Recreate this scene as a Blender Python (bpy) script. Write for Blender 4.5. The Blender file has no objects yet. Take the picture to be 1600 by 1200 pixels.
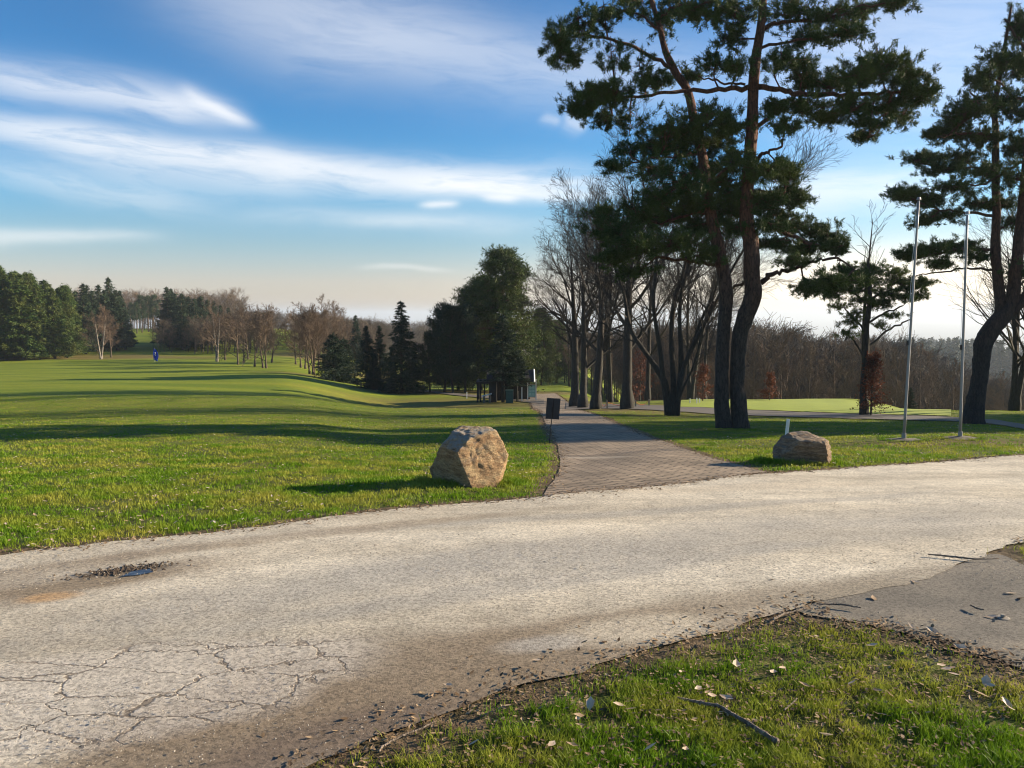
import bpy, math, random
import numpy as np

# ------------------------------------------------------------------ camera
F, CX, CY, CAMH = 1240.0, 800.0, 600.0, 1.7
PITCH = math.atan(110.0 / F)
SUN_AZ, SUN_EL = math.radians(74), math.radians(17)      # azimuth measured from +Y towards +X
sc = bpy.context.scene
cam_d = bpy.data.cameras.new('camera'); cam = bpy.data.objects.new('camera', cam_d)
sc.collection.objects.link(cam)
cam.location = (0, 0, CAMH); cam.rotation_euler = (math.pi / 2 - PITCH, 0, 0)
cam_d.sensor_width = 36; cam_d.lens = F / 1600 * 36
cam_d.clip_start = 0.05; cam_d.clip_end = 100000
sc.camera = cam
sc.view_settings.view_transform = 'Standard'; sc.view_settings.look = 'None'
sc.view_settings.gamma = 1; sc.view_settings.exposure = 1.20
try: sc.view_settings.use_curve_mapping = False
except Exception: pass
sc.cycles.use_denoising = True; sc.cycles.denoising_prefilter = 'ACCURATE'; sc.cycles.filter_width = 1.1
sc.cycles.max_bounces = 5; sc.cycles.diffuse_bounces = 2; sc.cycles.glossy_bounces = 2
sc.cycles.transmission_bounces = 3; sc.cycles.volume_bounces = 0; sc.cycles.transparent_max_bounces = 10

def ray(px, py):
    x = (px - CX) / F; u = -(py - CY) / F
    c, s = math.cos(PITCH), math.sin(PITCH)
    return np.array([x, c + u * s, -s + u * c])
def pix(px, py, Y):
    r = ray(px, py); t = Y / r[1]
    return np.array([r[0] * t, Y, CAMH + r[2] * t])
def azel(px, py):
    r = ray(px, py); r = r / np.linalg.norm(r)
    return math.atan2(r[0], r[1]), math.asin(r[2])

# ------------------------------------------------------------------ sky
class NG:
    def __init__(s, tree): s.t = tree; s.n = tree.nodes; s.l = tree.links
    def new(s, typ, **kw):
        n = s.n.new(typ)
        for k, v in kw.items(): setattr(n, k, v)
        return n
    def put(s, sock, v):
        if isinstance(v, bpy.types.NodeSocket): s.l.new(v, sock)
        elif v is not None:
            if hasattr(sock, 'default_value'):
                try: sock.default_value = v
                except Exception:
                    sock.default_value = (*v, 1) if len(v) == 3 else v
    def math(s, op, a, b=None, c=None, clamp=False):
        n = s.new('ShaderNodeMath', operation=op, use_clamp=clamp)
        s.put(n.inputs[0], a)
        if b is not None: s.put(n.inputs[1], b)
        if c is not None: s.put(n.inputs[2], c)
        return n.outputs[0]
    def mix(s, f, a, b, mode='MIX'):
        n = s.new('ShaderNodeMix', data_type='RGBA', blend_type=mode)
        s.put(n.inputs[0], f); s.put(n.inputs[6], a); s.put(n.inputs[7], b)
        return n.outputs[2]
    def noise(s, vec, scale, detail=4, rough=0.55, dist=0.0, out=0):
        n = s.new('ShaderNodeTexNoise')
        if vec is not None: s.l.new(vec, n.inputs['Vector'])
        s.put(n.inputs['Scale'], scale); n.inputs['Detail'].default_value = detail
        n.inputs['Roughness'].default_value = rough; n.inputs['Distortion'].default_value = dist
        return n.outputs[out]
    def ramp(s, f, stops, interp='LINEAR'):
        n = s.new('ShaderNodeValToRGB'); n.color_ramp.interpolation = interp
        e = n.color_ramp.elements
        while len(e) < len(stops): e.new(0.5)
        for k, (p, c) in enumerate(stops):
            e[k].position = p
            e[k].color = (c, c, c, 1) if not hasattr(c, '__len__') else (*c[:3], 1)
        s.put(n.inputs[0], f); return n.outputs[0]
    def mapping(s, vec, loc=(0,0,0), rot=(0,0,0), scale=(1,1,1)):
        n = s.new('ShaderNodeMapping'); s.l.new(vec, n.inputs[0])
        n.inputs[1].default_value = loc; n.inputs[2].default_value = rot; n.inputs[3].default_value = scale
        return n.outputs[0]
    def comb(s, x, y, z=0.0):
        n = s.new('ShaderNodeCombineXYZ'); s.put(n.inputs[0], x); s.put(n.inputs[1], y); s.put(n.inputs[2], z)
        return n.outputs[0]

world = bpy.data.worlds.new('World'); sc.world = world; world.use_nodes = True
g = NG(world.node_tree); g.n.clear()
tc = g.new('ShaderNodeTexCoord')
sky = g.new('ShaderNodeTexSky', sky_type='NISHITA', sun_disc=False)
sky.sun_elevation = SUN_EL; sky.sun_rotation = SUN_AZ
sky.altitude = 300; sky.air_density = 1.0; sky.dust_density = 0.6; sky.ozone_density = 1.6
sep = g.new('ShaderNodeSeparateXYZ'); g.l.new(tc.outputs['Generated'], sep.inputs[0])
az = g.math('ARCTAN2', sep.outputs[0], sep.outputs[1])
el = g.math('ARCSINE', sep.outputs[2])
# elevation tint over the physical sky
SKY_TINT = [(0.0, (0.94, 0.87, 1.04)), (0.05, (0.99, 0.88, 1.02)), (0.10, (0.74, 0.87, 1.04)), (0.18, (0.42, 0.88, 1.18)),
            (0.30, (0.29, 0.78, 1.18)), (0.50, (0.34, 0.73, 1.10)), (0.75, (0.46, 0.78, 1.06)), (1.0, (0.42, 0.70, 0.98))]
eln = g.math('DIVIDE', el, math.radians(45), clamp=True)
tint = g.ramp(eln, SKY_TINT)
base = g.mix(1.0, sky.outputs[0], tint, 'MULTIPLY')
wn = g.noise(g.comb(g.math('MULTIPLY', az, 3.0), g.math('MULTIPLY', el, 6.0)), 1.4, 3, 0.5, 0, 1)
ws = g.new('ShaderNodeSeparateXYZ'); g.l.new(wn, ws.inputs[0])
azw = g.math('ADD', az, g.math('MULTIPLY', g.math('SUBTRACT', ws.outputs[0], 0.5), 0.07))
elw = g.math('ADD', el, g.math('MULTIPLY', g.math('SUBTRACT', ws.outputs[1], 0.5), 0.035))
# cirrus: (px0, py0, px1, py1, half width px, strength, streakiness)
STREAKS = [(-160, 178, 560, 268, 18, .60, .95), (380, 268, 950, 285, 22, .66, .9), (640, 288, 960, 303, 14, .62, .7),
           (60, 236, 480, 292, 24, .34, .9), (-60, 102, 330, 172, 20, .56, .8), (280, 136, 392, 197, 9, .62, .6), (230, 150, 380, 185, 16, .35, .8),
           (-80, 262, 320, 322, 16, .30, .9), (-150, 364, 240, 368, 8, .38, .4), (330, 20, 1150, 125, 45, .36, .5),
           (240, -60, 760, 50, 40, .26, .6), (1200, 300, 1480, 285, 26, .6, .5), (1180, 60, 1750, 90, 110, .42, .4),
           (658, 325, 708, 324, 5, .6, .5), (750, 313, 812, 312, 6, .55, .5), (380, 338, 860, 352, 12, .26, .6),
           (560, 352, 720, 350, 6, .2, .5), (876, 186, 906, 200, 9, .4, .7), (845, 184, 870, 192, 6, .3, .7),
           (1040, 340, 1300, 330, 24, .35, .6), (580, 417, 700, 422, 3, .25, .2)]
total = None
for (x0, y0, x1, y1, w, k, st) in STREAKS:
    a0, e0 = azel(x0, y0); a1, e1 = azel(x1, y1)
    ca, ce = (a0 + a1) / 2, (e0 + e1) / 2; th = math.atan2(e1 - e0, a1 - a0)
    L = math.hypot(a1 - a0, e1 - e0) / 2; W = w / F
    da = g.math('SUBTRACT', azw, ca); de = g.math('SUBTRACT', elw, ce + 0.0)
    u = g.math('ADD', g.math('MULTIPLY', da, math.cos(th)), g.math('MULTIPLY', de, math.sin(th)))
    v = g.math('SUBTRACT', g.math('MULTIPLY', de, math.cos(th)), g.math('MULTIPLY', da, math.sin(th)))
    un = g.math('DIVIDE', u, L); vn = g.math('DIVIDE', v, W * 1.25)
    q = g.math('ADD', g.math('POWER', g.math('ABSOLUTE', un), 4.0), g.math('MULTIPLY', vn, vn))
    m = g.math('EXPONENT', g.math('MULTIPLY', q, -1.0))
    nz = g.noise(g.comb(g.math('MULTIPLY', u, 6.0), g.math('MULTIPLY', v, 34.0), ca * 9), 1.7, 8, 0.66, 0.5)
    nf = g.math('MULTIPLY_ADD', g.math('SUBTRACT', nz, 0.5), 3.2 * st, 1.0 - 0.1 * st, clamp=True)
    m = g.math('MULTIPLY', g.math('MULTIPLY', m, nf), k)
    total = m if total is None else g.math('ADD', total, g.math('MULTIPLY', m, g.math('SUBTRACT', 1.0, total)))
cover = g.math('MINIMUM', total, 1.0)
cl_col = g.mix(g.math('DIVIDE', el, math.radians(30), clamp=True), (8.6, 8.2, 7.8, 1), (6.4, 6.9, 7.6, 1))
skyc = g.mix(cover, base, cl_col)
# bright thin veil near the low sun, right of the picture
ga, ge = azel(1420, 455)
gd = g.math('ADD', g.math('POWER', g.math('DIVIDE', g.math('SUBTRACT', az, ga), 0.30), 2.0),
            g.math('POWER', g.math('DIVIDE', g.math('SUBTRACT', el, ge), 0.045), 2.0))
gm = g.math('MULTIPLY', g.math('EXPONENT', g.math('MULTIPLY', gd, -1.0)), 0.85)
skyc = g.mix(gm, skyc, (11.5, 10.2, 8.0, 1))
bg = g.new('ShaderNodeBackground'); g.l.new(skyc, bg.inputs[0]); bg.inputs[1].default_value = 0.064
wo = g.new('ShaderNodeOutputWorld'); g.l.new(bg.outputs[0], wo.inputs[0])

# ------------------------------------------------------------------ sun
sl = bpy.data.lights.new('sun', 'SUN'); sun = bpy.data.objects.new('sun', sl); sc.collection.objects.link(sun)
sl.energy = 4.9; sl.angle = math.radians(0.5); sl.color = (1.0, 0.83, 0.60)
from mathutils import Vector, noise as mnoise
sdir = Vector((math.sin(SUN_AZ) * math.cos(SUN_EL), math.cos(SUN_AZ) * math.cos(SUN_EL), math.sin(SUN_EL)))
sun.rotation_euler = sdir.to_track_quat('Z', 'Y').to_euler()
sun.location = (60, 10, 30)

# ------------------------------------------------------------------ helpers
C = sc.collection
def tag(o, label=None, cat=None, group=None, kind=None):
    if label: o['label'] = label
    if cat: o['category'] = cat
    if group: o['group'] = group
    if kind: o['kind'] = kind
    return o
def empty(name, loc, rz=0.0):
    o = bpy.data.objects.new(name, None); C.objects.link(o)
    o.empty_display_size = 0.3; o.location = tuple(float(v) for v in loc); o.rotation_euler = (0, 0, rz); return o
def thing(name, loc, label, cat, group=None, rz=0.0):
    return tag(empty(name, loc, rz), label, cat, group)
class MB:
    def __init__(s): s.v = []; s.t = []; s.q = []; s.n = 0; s.t_s = []; s.q_s = []
    def add(s, verts, tris=None, quads=None):
        verts = np.asarray(verts, float).reshape(-1, 3)
        if tris is not None and len(tris): s.t.append(np.asarray(tris, int).reshape(-1, 3) + s.n)
        if quads is not None and len(quads): s.q.append(np.asarray(quads, int).reshape(-1, 4) + s.n)
        s.v.append(verts); s.n += len(verts)
    def mesh(s, name, smooth=False):
        v = np.concatenate(s.v) if s.v else np.zeros((0, 3))
        t = np.concatenate(s.t) if s.t else np.zeros((0, 3), int)
        q = np.concatenate(s.q) if s.q else np.zeros((0, 4), int)
        me = bpy.data.meshes.new(name)
        me.vertices.add(len(v)); me.vertices.foreach_set('co', v.astype(np.float32).ravel())
        nl = len(t) * 3 + len(q) * 4
        me.loops.add(nl)
        me.loops.foreach_set('vertex_index', np.concatenate([t.ravel(), q.ravel()]).astype(np.int32))
        me.polygons.add(len(t) + len(q))
        ls = np.concatenate([np.arange(len(t)) * 3, len(t) * 3 + np.arange(len(q)) * 4]).astype(np.int32)
        me.polygons.foreach_set('loop_start', ls)
        me.polygons.foreach_set('use_smooth', np.full(len(t) + len(q), smooth))
        me.update(calc_edges=True); me.validate(); return me
    def build(s, name, mat, parent=None, smooth=False, loc=None):
        me = s.mesh(name, smooth); me.materials.append(mat)
        o = bpy.data.objects.new(name, me); C.objects.link(o)
        if parent is not None: o.parent = parent
        if loc is not None: o.location = tuple(float(a) for a in loc)
        return o
    def box(s, c, size, rz=0.0, rx=0.0, ry=0.0):
        hx, hy, hz = size[0] / 2, size[1] / 2, size[2] / 2
        v = np.array([(x, y, z) for x in (-hx, hx) for y in (-hy, hy) for z in (-hz, hz)])
        from mathutils import Euler
        R = np.array(Euler((rx, ry, rz)).to_matrix())
        v = v @ R.T + np.asarray(c, float)
        s.add(v, quads=[(0,1,3,2),(4,6,7,5),(0,4,5,1),(2,3,7,6),(0,2,6,4),(1,5,7,3)])
    def tube(s, path, rad, n=8, cap=True, rough=0.0, rng=None, lobes=0.0):
        P = np.asarray(path, float); m = len(P); rad = np.broadcast_to(np.asarray(rad, float), (m,))
        T = np.gradient(P, axis=0); T /= np.linalg.norm(T, axis=1, keepdims=True) + 1e-9
        ref = np.array([0.0, 1.0, 0.0]) if abs(T[0][1]) < 0.8 else np.array([1.0, 0, 0])
        A = ref - (T @ ref)[:, None] * T; A /= np.linalg.norm(A, axis=1, keepdims=True) + 1e-9
        B = np.cross(T, A)
        th = np.linspace(0, 2 * math.pi, n, endpoint=False)
        r = rad[:, None] * np.ones((1, n))
        if rough and rng is not None: r = r * (1 + rng.normal(0, rough, (m, n)))
        if lobes: r = r * (1 + lobes * np.sin(th * 3 + 0.7)[None, :] * np.linspace(1, 0.2, m)[:, None])
        V = P[:, None, :] + r[..., None] * (np.cos(th)[None, :, None] * A[:, None, :] + np.sin(th)[None, :, None] * B[:, None, :])
        i = np.arange(m - 1)[:, None] * n; j = np.arange(n)[None, :]; j2 = (j + 1) % n
        q = np.stack([i + j, i + j2, i + n + j2, i + n + j], -1).reshape(-1, 4)
        V = V.reshape(-1, 3)
        if cap:
            V = np.concatenate([V, P[:1], P[-1:]])
            c0, c1 = m * n, m * n + 1; jj = np.arange(n); k = (jj + 1) % n
            t = np.concatenate([np.stack([k, jj, np.full(n, c0)], -1), np.stack([(m-1)*n + jj, (m-1)*n + k, np.full(n, c1)], -1)])
            s.add(V, tris=t, quads=q)
        else: s.add(V, quads=q)
class Segs:
    """Many thin tapered prisms, built in one go."""
    def __init__(s): s.a = []; s.b = []; s.r = []; s.R = []
    def add(s, a, b, r0, r1): s.a.append(a); s.b.append(b); s.r.append(r0); s.R.append(r1)
    def into(s, mb, n=3):
        if not s.a: return
        a = np.array(s.a, float); b = np.array(s.b, float); r0 = np.array(s.r)[:, None, None]; r1 = np.array(s.R)[:, None, None]
        T = b - a; T /= np.linalg.norm(T, axis=1, keepdims=True) + 1e-9
        ref = np.where(np.abs(T[:, 2:3]) > 0.9, np.array([[1.0, 0, 0]]), np.array([[0, 0, 1.0]]))
        A = np.cross(T, ref); A /= np.linalg.norm(A, axis=1, keepdims=True) + 1e-9; B = np.cross(T, A)
        th = np.linspace(0, 2 * math.pi, n, endpoint=False)
        ring = np.cos(th)[None, :, None] * A[:, None, :] + np.sin(th)[None, :, None] * B[:, None, :]
        V = np.concatenate([a[:, None, :] + r0 * ring, b[:, None, :] + r1 * ring], 1)
        m = len(a); base = (np.arange(m) * 2 * n)[:, None]; j = np.arange(n)[None, :]; k = (j + 1) % n
        q = np.stack([base + j, base + k, base + n + k, base + n + j], -1).reshape(-1, 4)
        mb.add(V.reshape(-1, 3), quads=q)

def nrm(v):
    v = np.asarray(v, float); return v / (np.linalg.norm(v, axis=-1, keepdims=True) + 1e-9)
def smooth(a, b, x):
    t = np.clip((x - a) / (b - a), 0, 1); return t * t * (3 - 2 * t)
def spline(P, m):
    """Catmull-Rom resample of rows of P to m rows."""
    P = np.asarray(P, float); n = len(P)
    if n == 2: return P[0] + (P[1] - P[0]) * np.linspace(0, 1, m)[:, None]
    Q = np.concatenate([[2 * P[0] - P[1]], P, [2 * P[-1] - P[-2]]])
    d = np.concatenate([[0], np.cumsum(np.linalg.norm(np.diff(P[:, :3], axis=0), axis=1))])
    s = np.linspace(0, d[-1], m); i = np.clip(np.searchsorted(d, s, side='right') - 1, 0, n - 2)
    t = ((s - d[i]) / (d[i + 1] - d[i] + 1e-9))[:, None]
    p0, p1, p2, p3 = Q[i], Q[i + 1], Q[i + 2], Q[i + 3]
    return 0.5 * (2 * p1 + (p2 - p0) * t + (2 * p0 - 5 * p1 + 4 * p2 - p3) * t * t + (3 * p1 - p0 - 3 * p2 + p3) * t ** 3)

# ------------------------------------------------------------------ terrain height
def _prof(kn):
    k = np.array(kn, float); yy = np.concatenate([np.linspace(-60, 0, 60, endpoint=False), np.geomspace(0.5, 40000, 900)])
    lx = np.log(np.maximum(k[:, 0], 0) + 4); z = np.interp(np.log(np.maximum(yy, 0) + 4), lx, k[:, 1])
    ker = np.hanning(23); ker /= ker.sum()
    zz = np.convolve(np.pad(z, 11, mode='edge'), ker, 'valid')
    return yy, zz
COMMON = [(0, 0), (4, -.03), (6, -.1), (10, -.45)]
P_L = _prof(COMMON + [(20, -1.2), (30, -2.0), (42, -2.75), (69, -3.95), (90, -4.8), (118, -5.6), (145, -6.0), (170, -5.2), (210, -3.7), (260, -2.9), (300, -4.2), (400, -12), (700, -12), (1200, -40), (3000, -150), (40000, -160)])
P_M = _prof(COMMON + [(20, -1.4), (30, -2.25), (42, -3.4), (60, -4.95), (69, -5.4), (75, -5.7), (100, -7.2), (140, -9), (180, -10.5), (250, -14), (400, -20), (700, -20), (1200, -50), (3000, -150), (40000, -160)])
P_R = _prof(COMMON + [(14, -.8), (22.5, -1.6), (33, -2.6), (36, -2.88), (42, -3.31), (48, -3.70), (57, -4.28), (61, -5.3), (66, -7), (80, -11), (110, -18), (200, -30), (350, -42), (600, -40), (900, -50), (3000, -150), (40000, -160)])
P_F = _prof(COMMON + [(14, -.8), (22.5, -1.6), (30, -2.3), (36, -2.8), (40, -3.15), (42, -3.5), (47, -4.7), (60, -8), (110, -19), (200, -31), (350, -42), (600, -34), (900, -45), (3000, -150), (40000, -160)])
def h(x, y):
    x = np.asarray(x, float); y = np.asarray(y, float)
    ye = np.maximum(y, 0) + 0.0
    a = x / np.maximum(y, 4.0)
    L, M, R, Fr = (np.interp(ye, *p) for p in (P_L, P_M, P_R, P_F))
    w1 = smooth(-0.30, -0.14, a); w2 = smooth(0.06, 0.22, a); w3 = smooth(0.42, 0.62, a)
    z = L * (1 - w1) + M * w1; z = z * (1 - w2) + R * w2; z = z * (1 - w3) + Fr * w3
    # gentle swells of the fairway, and the dip behind its near crest
    d = np.hypot(x, y)
    amp = smooth(12, 40, d) * (1 - smooth(160, 260, d))
    z = z + amp * 0.09 * np.sin(x * 0.11 + 1.0) * np.sin(y * 0.085 + x * 0.03) + amp * 0.05 * np.sin(x * 0.33 + y * .21)
    z = z + 0.35 * np.exp(-((x + 15) / 12) ** 2 - ((y - 36) / 6) ** 2) - 0.5 * np.exp(-((x + 11) / 8) ** 2 - ((y - 55) / 6) ** 2)
    z = z + 0.012 * np.sin(x * 2.1 + y * 0.7) * np.sin(y * 1.7 - x * .9) * smooth(3, 8, d)
    # grassy bank between the road and the flagpoles
    z = z + 0.16 * np.exp(-((x - 10) / 5) ** 2 - ((y - 17.2) / 1.3) ** 2)
    far = smooth(900, 4000, d)
    z = z + far * 22 * (np.sin(x / 1900.0) * np.cos(y / 2300.0))
    return z
def at(px, py, dmax=3000.0):
    r = ray(px, py); t = 0.5; prev = t
    while t < dmax:
        p = np.array([0, 0, CAMH]) + r * t
        if p[2] < h(p[0], p[1]):
            lo, hi = prev, t
            for _ in range(30):
                m = (lo + hi) / 2; p = np.array([0, 0, CAMH]) + r * m
                if p[2] < h(p[0], p[1]): hi = m
                else: lo = m
            p = np.array([0, 0, CAMH]) + r * hi; p[2] = float(h(p[0], p[1])); return p
        prev = t; t *= 1.01
    return p
def atd(px, Y):
    """Ground point in the direction of photo column px at forward distance Y."""
    x = (px - CX) / F * Y * 1.0
    z = float(h(x, Y))
    for _ in range(4):
        # column x depends slightly on height through the pitch
        c, s = math.cos(PITCH), math.sin(PITCH)
        depth = c * Y - s * (z - CAMH); x = (px - CX) / F * depth; z = float(h(x, Y))
    return np.array([x, Y, z])

# ------------------------------------------------------------------ materials
def mat(name):
    m = bpy.data.materials.new(name); m.use_nodes = True
    gg = NG(m.node_tree); bs = m.node_tree.nodes['Principled BSDF']
    return m, gg, bs
def objco(gg): return gg.new('ShaderNodeTexCoord').outputs['Object']
def bump(gg, bs, hgt, strength=0.5, dist=0.02):
    b = gg.new('ShaderNodeBump'); b.inputs['Strength'].default_value = strength; b.inputs['Distance'].default_value = dist
    gg.l.new(hgt, b.inputs['Height']); gg.l.new(b.outputs[0], bs.inputs['Normal'])
def island(gg): return gg.new('ShaderNodeNewGeometry').outputs['Random Per Island']
def plain(name, col, rough=0.6, metal=0.0, var=0.12, scale=9.0):
    m, gg, bs = mat(name); co = objco(gg)
    n = gg.noise(co, scale, 5, 0.6)
    c0 = tuple(c * (1 - var) for c in col); c1 = tuple(min(1, c * (1 + var)) for c in col)
    gg.put(bs.inputs['Base Color'], gg.ramp(n, [(0.3, c0), (0.7, c1)]))
    bs.inputs['Roughness'].default_value = rough; bs.inputs['Metallic'].default_value = metal
    return m
def foliage(name, c0, c1, c2, rough=0.6, trans=0.25, scale=0.6, spec=0.12):
    m, gg, bs = mat(name); co = objco(gg)
    n = gg.noise(co, scale, 3, 0.5)
    col = gg.mix(island(gg), c0, c1); col = gg.mix(gg.ramp(n, [(0.42, 0.0), (0.62, 1.0)]), col, c2)
    gg.put(bs.inputs['Base Color'], col); bs.inputs['Roughness'].default_value = rough
    try: bs.inputs['Specular IOR Level'].default_value = spec
    except Exception: pass
    tr = gg.new('ShaderNodeBsdfTranslucent'); gg.put(tr.inputs[0], col)
    mx = gg.new('ShaderNodeMixShader'); mx.inputs[0].default_value = trans
    gg.l.new(bs.outputs[0], mx.inputs[1]); gg.l.new(tr.outputs[0], mx.inputs[2])
    out = [n for n in gg.n if n.type == 'OUTPUT_MATERIAL'][0]; gg.l.new(mx.outputs[0], out.inputs[0])
    return m
def bark(name, lo, hi, z0, z1, scale=7.0, plate=True):
    """Bark: colour lo near the ground, hi higher up the stem (between z0 and z1)."""
    m, gg, bs = mat(name); co = objco(gg)
    st = gg.mapping(co, scale=(1, 1, 0.28))
    ad = gg.new('ShaderNodeVectorMath', operation='ADD'); sc_n = gg.new('ShaderNodeVectorMath', operation='SCALE'); gg.l.new(gg.noise(st, scale * .8, 4, .7, 0, 1), sc_n.inputs[0]); sc_n.inputs['Scale'].default_value = 1.6 / scale
    gg.l.new(st, ad.inputs[0]); gg.l.new(sc_n.outputs[0], ad.inputs[1])
    vo = gg.new('ShaderNodeTexVoronoi', feature='DISTANCE_TO_EDGE'); gg.l.new(ad.outputs[0], vo.inputs['Vector']); vo.inputs['Scale'].default_value = scale * 1.5
    n = gg.noise(st, scale * 1.5, 6, 0.65)
    sp = gg.new('ShaderNodeSeparateXYZ'); gg.l.new(co, sp.inputs[0])
    zz = gg.math('MULTIPLY_ADD', gg.noise(co, 0.8, 3), 2.5, g_sub(gg, sp.outputs[2], 1.25))
    f = gg.math('DIVIDE', g_sub(gg, zz, z0), z1 - z0, clamp=True)
    col = gg.mix(f, lo, hi)
    crack = gg.ramp(vo.outputs[0], [(0.0, 0.25), (0.12, 1.0)])
    col = gg.mix(0.8 if plate else 0.25, col, gg.mix(1.0, col, crack, 'MULTIPLY'))
    col = gg.mix(1.0, col, gg.ramp(n, [(0.3, 0.55), (0.7, 1.35)]), 'MULTIPLY')
    gg.put(bs.inputs['Base Color'], col); bs.inputs['Roughness'].default_value = 0.9
    hgt = gg.math('ADD', gg.math('MINIMUM', vo.outputs[0], 0.18), gg.math('MULTIPLY', n, 0.12))
    bump(gg, bs, hgt, 0.9, 0.12)
    return m
def g_sub(gg, a, b): return gg.math('SUBTRACT', a, b)

# grass ground
def ground_material():
    m, gg, bs = mat('lawn_ground'); co = objco(gg)
    sp = gg.new('ShaderNodeSeparateXYZ'); gg.l.new(co, sp.inputs[0])
    big = gg.noise(gg.mapping(co, scale=(0.6, 1.6, 1)), 0.10, 4, 0.6)
    mid = gg.noise(co, 0.9, 5, 0.62); fine = gg.noise(co, 14, 5, 0.7)
    green = gg.mix(gg.ramp(big, [(0.35, 0.0), (0.65, 1.0)]), (0.095, 0.125, 0.020), (0.14, 0.155, 0.024))
    green = gg.mix(gg.ramp(mid, [(0.45, 0.0), (0.72, 0.75)]), green, (0.16, 0.15, 0.035))
    green = gg.mix(1.0, green, gg.ramp(fine, [(0.3, 0.6), (0.7, 1.3)]), 'MULTIPLY')
    # further off the fairway is cut short and reads smoother and yellower
    dist = gg.new('ShaderNodeVectorMath', operation='LENGTH'); gg.l.new(co, dist.inputs[0]); dl = dist.outputs['Value']
    fw = gg.ramp(gg.math('DIVIDE', dl, 160.0, clamp=True), [(0.12, 0.0), (0.35, 1.0)])
    band = gg.noise(gg.mapping(co, rot=(0, 0, 0.2), scale=(0.25, 1.6, 1)), 0.22, 3, 0.5)
    fair = gg.mix(gg.ramp(band, [(0.35, 0.0), (0.65, 1.0)]), (0.145, 0.205, 0.013), (0.255, 0.285, 0.020))
    fair = gg.mix(1.0, fair, gg.ramp(gg.noise(co, 2.2, 4, 0.7), [(0.3, 0.85), (0.7, 1.12)]), 'MULTIPLY')
    col = gg.mix(fw, green, fair)
    # leaf litter ground under the trees beside the cart path and under the far woods
    def blob(cx, cy, rx, ry, soft=0.35):
        a = gg.math('DIVIDE', g_sub(gg, sp.outputs[0], cx), rx); b = gg.math('DIVIDE', g_sub(gg, sp.outputs[1], cy), ry)
        d = gg.math('SQRT', gg.math('ADD', gg.math('MULTIPLY', a, a), gg.math('MULTIPLY', b, b)))
        d = gg.math('ADD', d, gg.math('MULTIPLY', g_sub(gg, mid, 0.5), 0.9))
        return gg.math('SUBTRACT', 1.0, gg.math('DIVIDE', g_sub(gg, d, 1 - soft), 2 * soft, clamp=True), clamp=True)
    lit = None
    for b_ in LITTER:
        k = gg.math('MULTIPLY', blob(*b_[:4]), b_[4]); lit = k if lit is None else gg.math('MAXIMUM', lit, k)
    earth = gg.mix(gg.ramp(fine, [(0.35, 0.0), (0.65, 1.0)]), (0.10, 0.062, 0.032), (0.25, 0.155, 0.075))
    col = gg.mix(lit, col, earth)
    so = gg.new('ShaderNodeAttribute', attribute_name='soil').outputs['Fac']
    so = gg.math('ADD', so, gg.math('MULTIPLY', g_sub(gg, gg.noise(co, 3.5, 5, .7), .5), 1.3))
    col = gg.mix(gg.ramp(so, [(0.45, 0.0), (0.75, 1.0)]), col, gg.mix(gg.ramp(fine, [(0.35, 0.0), (0.65, 1.0)]), (0.07, 0.048, 0.030), (0.26, 0.185, 0.11)))
    # thin worn turf close by lets the soil through
    nr = gg.math('MULTIPLY', gg.ramp(gg.math('DIVIDE', dl, 20.0, clamp=True), [(0.25, 1.0), (0.9, 0.2)]), gg.ramp(gg.noise(co, 5.5, 4, .65), [(0.45, 0.15), (0.6, .9)]))
    col = gg.mix(nr, col, (0.055, 0.045, 0.020))
    # wooded valley and plain far away
    wd = gg.ramp(gg.math('DIVIDE', dl, 3000.0, clamp=True), [(0.09, 0.0), (0.16, 1.0)])
    wn_ = gg.noise(co, 0.004, 6, 0.6)
    col = gg.mix(wd, col, gg.ramp(wn_, [(0.4, (0.05, 0.045, 0.03)), (0.5, (0.06, 0.06, 0.035)), (0.62, (0.10, 0.12, 0.05))]))
    gg.put(bs.inputs['Base Color'], col); bs.inputs['Roughness'].default_value = 0.9
    try: bs.inputs['Specular IOR Level'].default_value = 0.15
    except Exception: pass
    bump(gg, bs, gg.math('ADD', fine, gg.math('MULTIPLY', gg.noise(co, 60, 3), 0.6)), 0.6, 0.03)
    return m
LITTER = [(7, 41, 13, 6, 0.75), (3, 60, 16, 7, 0.6), (-78, 138, 28, 8, 0.7), (-18, 118, 12, 10, .6), (-33, 150, 14, 10, .7),
          (6.0, 22.3, 1.2, 0.7, 0.8), (15.2, 26.8, 1.3, .6, .7), (-4, 74, 14, 4, .7), (9.2, 16.0, 2.4, .5, .6), (7.2, 33, 5, 1.6, .9), (-20, 88, 8, 4, .5)]
M_ground = ground_material()
M_blade = foliage('grass_blades', (0.085, 0.185, 0.010), (0.205, 0.32, 0.018), (0.34, 0.34, 0.052), 0.5, 0.35, 1.3)
M_leaf = foliage('dry_leaf', (0.30, 0.17, 0.08), (0.62, 0.50, 0.36), (0.16, 0.09, 0.05), 0.6, 0.12, 2.0)
M_litter = foliage('brown_litter', (0.16, 0.10, 0.055), (0.50, 0.36, 0.22), (0.12, 0.08, 0.05), 0.95, 0.05, 6.0)
M_leaf_pale = foliage('pale_dry_leaf', (0.50, 0.40, 0.30), (0.72, 0.62, 0.50), (0.40, 0.26, 0.15), 0.55, 0.1, 3.0)
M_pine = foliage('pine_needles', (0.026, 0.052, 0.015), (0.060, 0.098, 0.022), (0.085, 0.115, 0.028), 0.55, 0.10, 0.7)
M_pine_far = foliage('far_pine_needles', (0.040, 0.080, 0.020), (0.095, 0.140, 0.034), (0.12, 0.14, 0.038), 0.65, 0.15, 0.35)
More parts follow.
